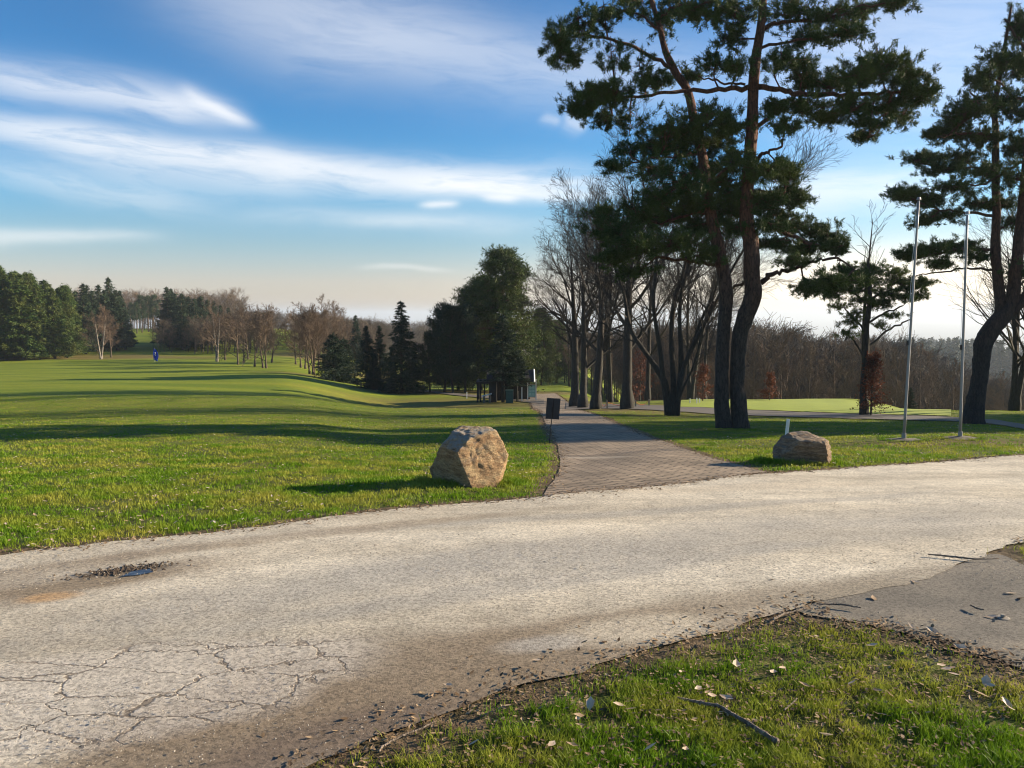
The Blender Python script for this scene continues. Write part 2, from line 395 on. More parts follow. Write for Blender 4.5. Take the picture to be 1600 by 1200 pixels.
M_pine_mid = foliage('mid_pine_needles', (0.030, 0.055, 0.016), (0.070, 0.105, 0.025), (0.10, 0.12, 0.030), 0.6, 0.10, 0.35)
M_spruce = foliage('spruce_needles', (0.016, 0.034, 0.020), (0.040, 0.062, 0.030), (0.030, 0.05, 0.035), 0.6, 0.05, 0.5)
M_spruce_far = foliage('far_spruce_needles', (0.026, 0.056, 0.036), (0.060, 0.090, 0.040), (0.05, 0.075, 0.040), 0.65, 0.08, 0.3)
M_beechleaf = foliage('withered_beech_leaves', (0.14, 0.040, 0.022), (0.24, 0.095, 0.050), (0.10, 0.04, 0.028), 0.6, 0.3, 1.0)
M_bark_pine = bark('pine_bark', (0.055, 0.041, 0.032), (0.15, 0.062, 0.034), 3.0, 6.0, 8)
M_bark_pine_r = bark('right_pine_bark', (0.036, 0.029, 0.024), (0.11, 0.052, 0.032), 2.6, 5.4, 8)
M_bark_grey = bark('grey_bark', (0.048, 0.044, 0.033), (0.052, 0.040, 0.032), 0, 6, 11, False)
M_bark_brown = bark('brown_twigs', (0.115, 0.085, 0.058), (0.155, 0.102, 0.066), 1, 8, 4, False)
M_bark_dusk = bark('grey_brown_twigs', (0.085, 0.060, 0.040), (0.145, 0.092, 0.056), 1, 9, 4, False)
M_birch = bark('birch_bark', (0.24, 0.21, 0.18), (0.34, 0.29, 0.24), 0, 6, 3.0, False)
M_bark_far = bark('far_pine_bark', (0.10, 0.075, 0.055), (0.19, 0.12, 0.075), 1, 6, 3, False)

# ------------------------------------------------------------------ polygons of the paved surfaces (from the ground plan)
def A(*pts): return [tuple(at(*p)[:2]) for p in pts]
def resample(poly, n):
    P = np.array(poly, float); d = np.r_[0, np.cumsum(np.linalg.norm(np.diff(P, axis=0), axis=1))]
    t = np.linspace(0, d[-1], n); Q = np.stack([np.interp(t, d, P[:, 0]), np.interp(t, d, P[:, 1])], -1)
    w = max(3, (n // (len(P) * 2)) | 1); ker = np.hanning(w + 2)[1:-1]; ker /= ker.sum(); k = w // 2
    pad = np.vstack([2 * Q[0] - Q[k:0:-1], Q, 2 * Q[-1] - Q[-2:-k - 2:-1]])
    return np.stack([np.convolve(pad[:, i], ker, 'valid') for i in (0, 1)], -1)
ROAD_FAR = [(-19, -2.5), (-12.5, 0.8), (-7.0, 3.9)] + A((0, 872), (130, 850), (300, 838), (430, 822), (560, 803), (700, 789), (850, 777), (1000, 764), (1190, 741), (1400, 727), (1600, 712)) + [(17, 16.6), (34, 21)]
ROAD_NEAR = [(-12, -8), (-6.2, -2.3), (-3.0, 0.6)] + A((420, 1215), (520, 1186), (690, 1118), (880, 1048), (1050, 1010), (1200, 968), (1275, 945), (1440, 908), (1585, 850)) + [(6.5, 7.4), (18, 11.5), (36, 15)]
SIDE_A = A((1262, 962), (1420, 990), (1600, 1048), (1800, 1115)) + [(4.2, 1.6)]
SIDE_B = A((1230, 950), (1440, 904), (1560, 862), (1592, 884), (1800, 950)) + [(9.2, 2.6)]
PATH_L = A((838, 784), (866, 758), (877, 722), (870, 692), (852, 662), (836, 640), (828, 626), (822, 617))
PATH_R = A((1215, 742), (1130, 722), (1040, 691), (975, 667), (925, 646), (893, 632), (878, 622), (868, 615))
SIDEPATH_A = A((884, 640), (960, 639), (1040, 643), (1120, 648), (1200, 651), (1300, 654), (1400, 657), (1490, 659), (1560, 664), (1680, 684))
SIDEPATH_B = A((884, 630), (960, 632), (1040, 635), (1120, 639), (1200, 642.5), (1300, 646.5), (1400, 649.5), (1490, 652.5), (1560, 657), (1680, 674))
WEST_A = A((850, 632), (800, 626), (740, 621), (700, 617), (640, 611))
WEST_B = A((850, 625), (800, 621), (740, 617.5), (700, 614), (640, 608.5))
def inside(poly, x, y):
    P = np.array(poly, float); r = np.zeros(x.shape, bool)
    for (x0, y0), (x1, y1) in zip(P, np.roll(P, -1, 0)):
        c = ((y0 > y) != (y1 > y)) & (x < (x1 - x0) * (y - y0) / (y1 - y0 + 1e-12) + x0); r ^= c
    return r
SHEETS = {}
def fb(x, y, s):  # cheap smooth value noise in numpy
    return (np.sin(x * s * 1.7 + 1.3 * np.sin(y * s * 1.3)) + np.sin(y * s * 2.3 + 1.1 * np.sin(x * s * 2.9 + 2)) + 0.6 * np.sin((x + y) * s * 5.1 + 1.7 * np.sin((x - y) * s * 3.7))) / 2.6
def sheet(name, ea, eb, n, m, off, matl, jag=0.06, label=None, cat=None):
    a = resample(ea, n); b = resample(eb, n)
    # ragged edges
    da = nrm(a - b)
    a = a + da * (jag * (fb(a[:, 0], a[:, 1], 2.1) + 0.6 * fb(a[:, 0], a[:, 1], 9.0)))[:, None]
    b = b - da * (jag * (fb(b[:, 0] + 7, b[:, 1], 2.3) + 0.6 * fb(b[:, 0], b[:, 1] + 3, 9.5)))[:, None]
    t = np.linspace(0, 1, m)[None, :, None]
    P = a[:, None, :] * (1 - t) + b[:, None, :] * t
    x, y = P[..., 0], P[..., 1]
    z = h(x, y) + off + 0.0004 * np.maximum(y, 0)
    mb = MB(); i = np.arange(n - 1)[:, None] * m; j = np.arange(m - 1)[None, :]
    q = np.stack([i + j, i + m + j, i + m + j + 1, i + j + 1], -1).reshape(-1, 4)
    if name == 'road' and True:
        pass
    mb.add(np.stack([x, y, z], -1).reshape(-1, 3), quads=q)
    o = mb.build(name, matl, smooth=True); tag(o, label, cat, kind='structure')
    SHEETS[name] = np.concatenate([a, b[::-1]])
    # make it face up
    me = o.data
    if me.polygons[0].normal.z < 0: me.flip_normals()
    return o

# road material -----------------------------------------------------------------
def maskblob(gg, co, cx, cy, rx, ry, rot=0.0, wob=0.5, wobs=2.5, soft=0.25, detail=4):
    v = gg.mapping(co, loc=(0, 0, 0)); sp = gg.new('ShaderNodeSeparateXYZ'); gg.l.new(v, sp.inputs[0])
    dx = g_sub(gg, sp.outputs[0], cx); dy = g_sub(gg, sp.outputs[1], cy)
    c, s = math.cos(rot), math.sin(rot)
    u = gg.math('ADD', gg.math('MULTIPLY', dx, c / rx), gg.math('MULTIPLY', dy, s / rx))
    w = gg.math('SUBTRACT', gg.math('MULTIPLY', dy, c / ry), gg.math('MULTIPLY', dx, s / ry))
    d = gg.math('SQRT', gg.math('ADD', gg.math('MULTIPLY', u, u), gg.math('MULTIPLY', w, w)))
    d = gg.math('ADD', d, gg.math('MULTIPLY', g_sub(gg, gg.noise(co, wobs, detail, 0.6), 0.5), wob))
    return gg.math('SUBTRACT', 1.0, gg.math('DIVIDE', g_sub(gg, d, 1 - soft), 2 * soft, clamp=True), clamp=True)
def road_material():
    m, gg, bs = mat('worn_gravel_asphalt'); co = objco(gg)
    along = gg.mapping(co, rot=(0, 0, -0.62), scale=(0.22, 1.3, 1))
    patch = gg.noise(along, 0.8, 5, 0.6, 0.4); mid = gg.noise(co, 3.2, 5, 0.65); vg = gg.new('ShaderNodeTexVoronoi'); gg.l.new(co, vg.inputs['Vector']); vg.inputs['Scale'].default_value = 75
    vs = gg.new('ShaderNodeSeparateXYZ'); gg.l.new(vg.outputs['Color'], vs.inputs[0])
    grit = gg.math('ADD', gg.math('MULTIPLY', vs.outputs[0], .5), gg.math('MULTIPLY', gg.noise(co, 130, 3, 0.8), .5))
    grit2 = gg.noise(co, 240, 2, 0.7)
    col = gg.ramp(patch, [(0.30, (0.43, 0.375, 0.285)), (0.46, (0.55, 0.485, 0.375)), (0.60, (0.67, 0.60, 0.475)), (0.75, (0.50, 0.45, 0.36))])
    col = gg.mix(1.0, col, gg.ramp(mid, [(0.3, 0.76), (0.55, 1.02), (0.75, 1.1)]), 'MULTIPLY')
    # brown-stained margin and dirt
    for (px, py, rx, ry, rot, colr, k) in ROAD_STAINS:
        c = at(px, py); mk = gg.math('MULTIPLY', maskblob(gg, co, c[0], c[1], rx, ry, rot, 0.9, 2.2, 0.35, 5), k)
        col = gg.mix(mk, col, colr)
    # cracked slab: crack lines from cells, only inside its patch
    c = at(150, 1085); ck = maskblob(gg, co, c[0], c[1], 1.25, 0.52, 0.35, 0.7, 1.6, 0.12)
    slab = gg.mix(ck, col, gg.mix(0.6, col, (0.56, 0.50, 0.42, 1)))
    wv = gg.new('ShaderNodeVectorMath', operation='ADD'); gg.l.new(gg.mapping(co, rot=(0, 0, -0.45), scale=(2.1, 4.4, 1)), wv.inputs[0])
    nn = gg.new('ShaderNodeVectorMath', operation='SCALE'); gg.l.new(gg.noise(co, 5, 4, 0.7, 0, 1), nn.inputs[0]); nn.inputs['Scale'].default_value = 0.55
    gg.l.new(nn.outputs[0], wv.inputs[1])
    vo = gg.new('ShaderNodeTexVoronoi', feature='DISTANCE_TO_EDGE'); gg.l.new(wv.outputs[0], vo.inputs['Vector']); vo.inputs['Scale'].default_value = 1.0
    line = gg.math('MULTIPLY', gg.ramp(gg.math('DIVIDE', vo.outputs[0], gg.math('MULTIPLY_ADD', gg.noise(co, 2.6, 3, .6), 3.2, -.75)), [(0.010, 1.0), (0.030, 0.0)]), ck)
    col = gg.mix(gg.math('MULTIPLY', line, 0.85), slab, (0.17, 0.13, 0.09, 1))
    # hairline cracks elsewhere
    vo2 = gg.new('ShaderNodeTexVoronoi', feature='DISTANCE_TO_EDGE'); wv2 = gg.new('ShaderNodeVectorMath', operation='ADD')
    gg.l.new(gg.mapping(co, scale=(0.55, 0.75, 1)), wv2.inputs[0]); gg.l.new(nn.outputs[0], wv2.inputs[1]); gg.l.new(wv2.outputs[0], vo2.inputs['Vector'])
    hl = gg.math('MULTIPLY', gg.ramp(vo2.outputs[0], [(0.004, 1.0), (0.012, 0.0)]), gg.ramp(gg.noise(co, 0.9, 3), [(0.5, 0.0), (0.6, 0.6)]))
    col = gg.mix(hl, col, (0.17, 0.14, 0.11, 1))
    spk = gg.ramp(grit, [(0.26, 0.62), (0.45, 0.97), (0.74, 1.22)])
    col = gg.mix(1.0, col, gg.ramp(gg.noise(co, 38, 4, .75), [(0.34, 0.70), (0.5, 1.0), (0.68, 1.16)]), 'MULTIPLY')
    col = gg.mix(1.0, col, spk, 'MULTIPLY')
    col = gg.mix(gg.ramp(grit2, [(0.30, 0.55), (0.40, 0.0)]), col, (0.13, 0.11, 0.09, 1))
    gg.put(bs.inputs['Base Color'], col); bs.inputs['Roughness'].default_value = 0.88
    hh = gg.math('ADD', gg.math('MULTIPLY', grit, 0.5), gg.math('MULTIPLY', mid, 0.5))
    hh = gg.math('SUBTRACT', hh, gg.math('MULTIPLY', line, 0.25))
    bump(gg, bs, hh, 0.7, 0.02)
    return m
GREY = (0.30, 0.285, 0.26, 1); BRN = (0.22, 0.165, 0.11, 1)
GREY = (0.34, 0.32, 0.285, 1); BRN = (0.24, 0.18, 0.115, 1)
ROAD_STAINS = [(700, 1045, 1.3, .32, .42, BRN, .6), (540, 1110, 1.0, .34, .45, BRN, .65), (930, 985, 1.2, .20, .36, BRN, .55), (1150, 940, 1.0, .16, .34, BRN, .45), (300, 1180, .7, .2, .4, BRN, .6), (1430, 905, 1.25, 0.20, 0.42, (0.30, 0.255, 0.19, 1), 0.8), (1330, 925, .6, .12, .35, (0.28, 0.235, 0.17, 1), 0.8), (1040, 800, 3.6, .16, .36, GREY, .5), (900, 905, 2.4, .16, .45, GREY, .5),
               (1250, 838, 3.2, 0.45, 0.35, GREY, 0.45), (820, 870, 2.6, 0.5, 0.5, GREY, 0.35), (560, 905, 1.8, .3, .6, GREY, .3),
               (1500, 800, 3.0, .4, .3, GREY, .4), (640, 1040, 1.3, 0.42, 0.4, BRN, 0.55), (430, 1140, .9, 0.35, 0.4, BRN, 0.75), (700, 1090, 0.9, 0.2, 0.35, BRN, 0.8),
               (980, 1030, 0.9, 0.16, 0.3, BRN, 0.7), (1190, 985, .6, 0.2, .3, BRN, .6), (110, 915, 1.0, 0.30, 0.55, BRN, 0.65), (200, 895, .28, .09, .5, (0.07, .05, .032, 1), .9), (130, 915, .6, .14, .5, (0.24, .18, .11, 1), .8),
               (80, 935, 0.16, 0.09, 0.3, (0.50, 0.30, 0.13, 1), 0.75), (500, 835, 2.2, .18, .6, BRN, .5), (20, 900, 1.4, .18, .6, BRN, .5), (1000, 985, .45, .2, .3, (0.58, 0.51, 0.39, 1), .7),
               (850, 1008, .22, .1, .3, (0.44, 0.41, 0.36, 1), .6), (1180, 762, 1.6, .25, .2, (0.60, .51, .38, 1), .5), (330, 1120, .5, .2, .4, BRN, .7), (520, 1160, .7, .18, .5, (0.16, .115, .08, 1), .8)]
M_road = road_material()
def asphalt_material():
    m, gg, bs = mat('old_dark_asphalt'); co = objco(gg)
    p = gg.noise(co, 1.4, 5, 0.6); vg = gg.new('ShaderNodeTexVoronoi'); gg.l.new(co, vg.inputs['Vector']); vg.inputs['Scale'].default_value = 80
    vs = gg.new('ShaderNodeSeparateXYZ'); gg.l.new(vg.outputs['Color'], vs.inputs[0])
    grit = gg.math('ADD', gg.math('MULTIPLY', vs.outputs[0], .5), gg.math('MULTIPLY', gg.noise(co, 130, 3, 0.8), .5))
    col = gg.ramp(p, [(0.35, (0.115, 0.102, 0.082)), (0.55, (0.175, 0.152, 0.12)), (0.7, (0.27, 0.23, 0.17))])
    col = gg.mix(1.0, col, gg.ramp(grit, [(0.26, 0.6), (0.45, 0.97), (0.74, 1.3)]), 'MULTIPLY')
    gg.put(bs.inputs['Base Color'], col); bs.inputs['Roughness'].default_value = 0.85
    bump(gg, bs, grit, 0.6, 0.012); return m
M_asph = asphalt_material()
def paver_material(name, rot, c1, c2, grout):
    m, gg, bs = mat(name); co = objco(gg)
    br = gg.new('ShaderNodeTexBrick'); gg.l.new(gg.mapping(co, rot=(0, 0, rot)), br.inputs['Vector'])
    br.inputs['Scale'].default_value = 1.0; br.inputs['Brick Width'].default_value = 0.30; br.inputs['Row Height'].default_value = 0.155
    br.inputs['Mortar Size'].default_value = 0.016; br.inputs['Mortar Smooth'].default_value = 0.3
    br.inputs['Color1'].default_value = (*c1, 1); br.inputs['Color2'].default_value = (*c2, 1); br.inputs['Mortar'].default_value = (*grout, 1)
    n = gg.noise(co, 1.3, 5, 0.65); f = gg.noise(co, 60, 4, 0.7)
    col = gg.mix(1.0, br.outputs[0], gg.ramp(n, [(0.32, 0.62), (0.68, 1.3)]), 'MULTIPLY')
    col = gg.mix(1.0, col, gg.ramp(f, [(0.3, 0.6), (0.7, 1.22)]), 'MULTIPLY')
    c = at(930, 716); mk = maskblob(gg, co, c[0], c[1], .75, .22, -.3, .5, 3, .3)
    c = at(960, 714); col = gg.mix(gg.math('MULTIPLY', mk, 0.45), col, (0.40, 0.35, 0.28, 1))
    gg.put(bs.inputs['Base Color'], col); bs.inputs['Roughness'].default_value = 0.82
    bump(gg, bs, gg.math('SUBTRACT', gg.math('MULTIPLY', f, 0.25), br.outputs['Fac']), 0.7, 0.015); return m
M_paver = paver_material('concrete_pavers', 0.62, (0.275, 0.210, 0.145), (0.37, 0.285, 0.200), (0.055, 0.042, 0.028))
M_cart = plain('cart_path_asphalt', (0.125, 0.105, 0.085), 0.85, 0, 0.2, 2.0)
sheet('brick_path', PATH_L, PATH_R, 140, 30, 0.006, M_paver, 0.035)
sheet('side_path', SIDEPATH_A, SIDEPATH_B, 120, 6, 0.022, M_cart, 0.05)
sheet('west_path', WEST_A, WEST_B, 40, 5, 0.026, M_cart, 0.05)
sheet('side_asphalt', SIDE_A, SIDE_B, 140, 40, 0.006, M_asph, 0.03)
sheet('road', ROAD_FAR, ROAD_NEAR, 420, 60, 0.009, M_road, 0.05)

# the ground: one polar sheet from the camera's feet to the horizon
EDGE_PTS = np.concatenate([resample(ROAD_FAR, 500), resample(ROAD_NEAR, 500), resample(PATH_L, 300), resample(PATH_R, 300), resample(SIDE_A, 200), resample(SIDE_B, 200)])
def soil_dist(x, y):
    from mathutils.kdtree import KDTree
    kd = KDTree(len(EDGE_PTS))
    for i, p in enumerate(EDGE_PTS): kd.insert((p[0], p[1], 0), i)
    kd.balance(); out = np.full(len(x), 9.0); near = np.where((np.hypot(x, y) < 30) & (y > -4))[0]
    for i in near: out[i] = kd.find((x[i], y[i], 0))[2]
    return out
def build_ground():
    r = np.concatenate([[0.02, 0.3, 0.6], np.geomspace(0.9, 24000, 620)])
    th = np.radians(np.concatenate([np.linspace(-180, -44, 60, endpoint=False), np.linspace(-44, 44, 330, endpoint=False), np.linspace(44, 180, 60, endpoint=False)]))
    R, T = np.meshgrid(r, th, indexing='ij'); x = R * np.sin(T); y = R * np.cos(T)
    z = h(x, y); n, m = R.shape
    i = np.arange(n - 1)[:, None] * m; j = np.arange(m)[None, :]; j2 = (j + 1) % m
    q = np.stack([i + j, i + j2, i + m + j2, i + m + j], -1).reshape(-1, 4)
    mb = MB(); mb.add(np.stack([x, y, z], -1).reshape(-1, 3), quads=q)
    o = mb.build('ground', M_ground, smooth=True)
    D = soil_dist(x.ravel(), y.ravel()); at_ = o.data.attributes.new('soil', 'FLOAT', 'POINT')
    at_.data.foreach_set('value', np.clip(1.3 - D / .32, 0, 1).astype(np.float32))
    if o.data.polygons[5000].normal.z < 0: o.data.flip_normals()
    tag(o, kind='structure'); return o
build_ground()
M_green = plain('putting_green_turf', (0.27, 0.33, 0.012), 0.9, 0, 0.10, 1.5)
GREEN_A = A((1060, 636.5), (1120, 638.5), (1200, 642), (1300, 646), (1400, 649), (1486, 651))
GREEN_B = [tuple(atd(px, Y)[:2]) for px, Y in ((1060, 50), (1100, 56), (1190, 57), (1290, 54), (1390, 48), (1486, 39.5))]
sheet('putting_green', GREEN_A, GREEN_B, 60, 24, 0.03, M_green, 0.03)

def paved(x, y):
    r = np.zeros(x.shape, bool)
    for k in ('road', 'side_asphalt', 'brick_path', 'side_path', 'west_path', 'putting_green'): r |= inside(SHEETS[k], x, y)
    return r

# ------------------------------------------------------------------ grass blades, litter, pebbles
rng = np.random.default_rng(7)
def build_grass():
    N = 1500000
    d = 2.1 * (42 / 2.1) ** rng.random(N); a = rng.uniform(-0.72, 0.72, N); a = np.where(rng.random(N) < .14 * (d < 9), np.sign(a) * rng.uniform(.72, 1.25, N), a)
    x = a * d; y = d
    # clumpy: thin out where the turf is worn
    wear = fb(x, y, 1.3) * 0.35 + fb(x + 3, y - 2, 4.1) * 0.35 + fb(x - 5, y + 2, 13.0) * 0.5
    keep = (rng.random(N) < np.clip(0.46 + wear * 1.0, 0.03, 1))
    x, y = x[keep], y[keep]
    # longer tufts the mower misses round the boulders, posts and trunks
    for (px, py, rx, ry, nn_) in ((732, 758, .60, .42, 5200), (1258, 726, .56, .38, 4200), (1412, 687, .42, .34, 900), (1500, 684, .42, .34, 900), (1143, 672, .62, .45, 2600), (858, 694, .07, .07, 160)):
        c = at(px, py); t_ = rng.uniform(0, 6.283, nn_); k_ = rng.normal(1.0, .13, nn_); yo = .30 if rx in (.60, .56) else 0.0
        x = np.r_[x, c[0] + np.cos(t_) * rx * k_]; y = np.r_[y, c[1] + yo + np.sin(t_) * ry * k_]
    ok = ~paved(x, y); x, y = x[ok], y[ok]
    D = soil_dist(x, y); k_ = rng.random(len(x)) < np.clip((D - .06) / .28 + .3 * fb(x, y, 6.0), .03, 1); x, y = x[k_], y[k_]
    n = len(x); d = y
    sc_ = np.clip(d / 5.0, 0.75, 2.6)
    hgt = rng.uniform(0.016, 0.050, n) * (1 + 0.35 * fb(x, y, 2.0) + .3 * fb(x - 5, y + 2, 13.0)) * np.where(d > 16, 0.75, 1.0)
    for (px, py) in ((732, 758), (1258, 726)):
        c = at(px, py); q_ = np.hypot((x - c[0]) / .6, (y - c[1] - .3) / .42); hgt = hgt * (1 + 1.1 * np.exp(-((q_ - 1) / .18) ** 2))
    wid = rng.uniform(0.0016, 0.0030, n) * sc_ * 1.15
    th = rng.uniform(0, 2 * math.pi, n); lean = rng.uniform(0.1, 0.9, n) * hgt; ph = rng.uniform(0, 2 * math.pi, n)
    z = h(x, y) - 0.004
    c, s = np.cos(th) * wid, np.sin(th) * wid
    B = np.stack([x, y, z], -1)
    side = np.stack([c, s, 0 * c], -1); ld = np.stack([np.cos(ph) * lean, np.sin(ph) * lean, 0 * lean], -1)
    up = np.stack([0 * hgt, 0 * hgt, hgt], -1)
    v = np.stack([B - side, B + side, B + up * 0.55 + ld * 0.3 + side * 0.8, B + up * 0.55 + ld * 0.3 - side * 0.8, B + up + ld], 1)
    k = (np.arange(n) * 5)[:, None]
    mb = MB(); mb.add(v.reshape(-1, 3), tris=k + np.array([[3, 2, 4]]), quads=k + np.array([[0, 1, 2, 3]]))
    tag(mb.build('grass', M_blade), kind='stuff')
build_grass()
def leaf_verts(n, rs, size):
    """n curled leaves: 6 verts, 4 tris each, lying roughly flat."""
    L = size * rs.uniform(0.7, 1.3, n); W = L * rs.uniform(0.35, 0.6, n)
    curl = rs.uniform(-0.1, 0.45, n) * W
    z = np.zeros(n)
    p = np.stack([np.stack([-L, z, curl * .8], -1), np.stack([-L * .2, -W, curl * 1.2], -1), np.stack([L * .5, -W * .7, curl], -1),
                  np.stack([L * 1.1, z, curl * 1.5], -1), np.stack([L * .4, W * .8, curl * 1.3], -1), np.stack([-L * .3, W, curl * .8], -1), np.stack([L * .1, z, z], -1)], 1)
    a = rs.uniform(0, 2 * math.pi, n); c, s = np.cos(a)[:, None], np.sin(a)[:, None]
    tl = rs.uniform(-0.35, 0.35, n)[:, None]
    x = p[..., 0] * c - p[..., 1] * s; y = p[..., 0] * s + p[..., 1] * c
    zz = p[..., 2] + tl * p[..., 0]
    return np.stack([x, y, zz], -1)
LT = np.array([[0, 1, 6], [1, 2, 6], [2, 3, 6], [3, 4, 6], [4, 5, 6], [5, 0, 6]])
def scatter_leaves(name, x, y, size, matl, rs, lift=0.012):
    n = len(x); v = leaf_verts(n, rs, size); v += np.stack([x, y, h(x, y) + lift + 0.01], -1)[:, None, :]
    mb = MB(); mb.add(v.reshape(-1, 3), tris=((np.arange(n) * 7)[:, None, None] + LT[None]).reshape(-1, 3))
    tag(mb.build(name, matl), kind='stuff')
# loose leaves on the lawns
N = 4800; d = 5.5 * (46 / 5.5) ** rng.random(N); x = rng.uniform(-.7, .7, N) * d; ok = ~paved(x, d) & (rng.random(N) < np.clip(0.5 + fb(x, d, .5), .15, 1)); 
scatter_leaves('fallen_leaves', x[ok], d[ok], 0.015 + 0.0006 * d[ok], M_leaf_pale, rng, 0.035)
# brown litter along the edges of road and path
ed = []
for ring in (resample(ROAD_FAR, 900), resample(ROAD_NEAR, 900), resample(PATH_L, 300), resample(PATH_R, 300), resample(SIDE_A, 400)):
    k = rng.integers(0, len(ring), 6500 if len(ring) == 900 else 2000); ed.append(ring[k] + rng.normal(0, 0.10, (len(k), 2)) * (0.5 + 1.2 * np.abs(fb(ring[k, 0], ring[k, 1], 1.7)))[:, None])
ed = np.concatenate(ed); _a, _b = at(1290, 945), at(1585, 850); ed = ed[~((ed[:, 0] > _a[0]) & (ed[:, 0] < _b[0]) & (ed[:, 1] < 7) & (np.abs(np.interp(ed[:, 0], resample(ROAD_NEAR, 400)[:, 0], resample(ROAD_NEAR, 400)[:, 1]) - ed[:, 1]) < .35))]
ed = ed[(ed[:, 1] > 2) & (np.abs(ed[:, 0]) < ed[:, 1] * .75)]
scatter_leaves('leaf_litter', ed[:, 0], ed[:, 1], 0.012 + 0.0009 * ed[:, 1], M_litter, rng, 0.006)
# sunk leaves and soil crumbs inside the near grass triangle
N = 9000; x = rng.uniform(-1.2, 3.5, N); y = rng.uniform(2.4, 4.8, N); ok = ~paved(x, y); 
scatter_leaves('leaf_crumbs', x[ok], y[ok], 0.011, M_litter, rng, 0.018)
M_stone = plain('pebble_stone', (0.42, 0.37, 0.30), 0.85, 0, 0.35, 30)
def pebbles():
    N = 26000; d = 2.3 * (22 / 2.3) ** rng.random(N); x = rng.uniform(-.72, .72, N) * d; y = d
    ok = inside(SHEETS['road'], x, y) | inside(SHEETS['side_asphalt'], x, y)
    ok &= rng.random(N) < np.clip(0.35 + 0.9 * fb(x, y, 1.1), 0.04, 1)
    x, y = x[ok], y[ok]; n = len(x); s = rng.uniform(0.002, 0.0065, n) * np.clip(y / 5, .8, 1.15)
    o = np.array([[1, 0, 0], [-1, 0, 0], [0, 1, 0], [0, -1, 0], [0, 0, .8], [0, 0, -.6]], float)
    v = o[None] * s[:, None, None] * rng.uniform(.6, 1.3, (n, 6, 1))
    v += np.stack([x, y, h(x, y) + 0.018 + 0.0006 * y + s * .3], -1)[:, None, :]
    f = np.array([[0,2,4],[2,1,4],[1,3,4],[3,0,4],[2,0,5],[1,2,5],[3,1,5],[0,3,5]])
    mb = MB(); mb.add(v.reshape(-1, 3), tris=((np.arange(n) * 6)[:, None, None] + f[None]).reshape(-1, 3))
    tag(mb.build('gravel', M_stone), kind='stuff')
pebbles()

# ------------------------------------------------------------------ tree builders
def needles_mesh(mb, P, D, n, length, width, rs, spread=0.6):
    P = np.asarray(P, float); D = nrm(D); m = len(P)
    if m == 0: return
    d = nrm(D[:, None, :] * 0.75 + rs.normal(0, spread, (m, n, 3)))
    b = P[:, None, :] + D[:, None, :] * rs.uniform(-0.8, 0.5, (m, n, 1)) * length + rs.normal(0, length * .12, (m, n, 3))
    L = length * rs.uniform(0.7, 1.25, (m, n, 1)); W = width * rs.uniform(0.7, 1.3, (m, n, 1)) / 2
    side = nrm(np.cross(d, rs.normal(0, 1, (m, n, 3)))) * W
    v = np.stack([b - side, b + side, b + d * L], 2).reshape(-1, 3)
    mb.add(v, tris=np.arange(m * n * 3).reshape(-1, 3))
def crown(mb_leaf, segs, skel, clumps, rs, twigs=40, tufts=5, nn=11, nl=0.12, nw=0.012, br=0.035, up=0.45, tl=(0.35, 1.0), rag=False):
    """clumps: list of (centre, (rx, ry, rz), density). Grows a limb to each clump, twigs in it, tufts of needles on them."""
    skel = np.asarray(skel, float); P = []; D = []
    for (c, rad, den) in clumps:
        c = np.asarray(c, float); rad = np.asarray(rad, float)
        dd = np.linalg.norm(skel - c, axis=1) + 0.5 * np.maximum(0, skel[:, 2] - c[2])
        s = skel[np.argmin(dd)]; mid = (s + c) / 2 + rs.normal(0, .10, 3) * np.linalg.norm(c - s) - np.array([0, 0, .06]) * np.linalg.norm(c - s)
        far = c + nrm(c - s) * rad.mean() * 0.6
        path = spline([s, mid, c, far], 9); rr = np.linspace(min(br, br * (0.4 + np.linalg.norm(c - s) * .5)), br * .25, 9)
        for k in range(8): segs.add(path[k], path[k + 1], rr[k], rr[k + 1])
        K = max(3, int(twigs * den))
        u = nrm(rs.normal(0, 1, (K, 3))) * (rs.random((K, 1)) ** 0.42); E = c + u * rad * (rs.uniform(.5, 1.5, (K, 1)) if rag else 1)
        i0 = rs.integers(2, 8, K); S = path[i0]
        M = (S + E) / 2 + rs.normal(0, .12, (K, 3)) * rad.mean() - np.array([0, 0, .10]) * rad.mean()
        for k in range(K):
            a, m_, e = S[k], M[k], E[k]
            p1 = a * .44 + m_ * .44 + e * .12; p2 = a * .1 + m_ * .4 + e * .5
            r = br * .22
            segs.add(a, p1, r, r * .75); segs.add(p1, p2, r * .75, r * .5); segs.add(p2, e, r * .5, r * .2)
        T = rs.uniform(tl[0], tl[1], (K, tufts, 1)) ** 0.8
        a, m_, e = S[:, None], M[:, None], E[:, None]
        pos = (1 - T) ** 2 * a + 2 * T * (1 - T) * m_ + T * T * e + rs.normal(0, nl * (.36 if rag else .8), (K, tufts, 3))
        dr = nrm(e - m_) * .6 + np.array([0, 0, up]) + rs.normal(0, .45, (K, tufts, 3))
        P.append(pos.reshape(-1, 3)); D.append(dr.reshape(-1, 3))
    needles_mesh(mb_leaf, np.concatenate(P), np.concatenate(D), nn, nl, nw, rs)

def traced(pts, base, Y, dy=None, m=None):
    """pixel polyline [(px, py, width_px)] -> local path and radii at distance Y; dy = depth offset per point."""
    P = []; 
    for k, p in enumerate(pts):
        yy = Y + (dy[k] if dy is not None else 0); q = pix(p[0], p[1], yy)
        P.append((*(q - base), p[2] / 2 / F * Y))
    return spline(np.array(P), m or len(P) * 4)

def depthrun(n, total, rs): return list(np.linspace(0, total, n) + rs.normal(0, .05, n))

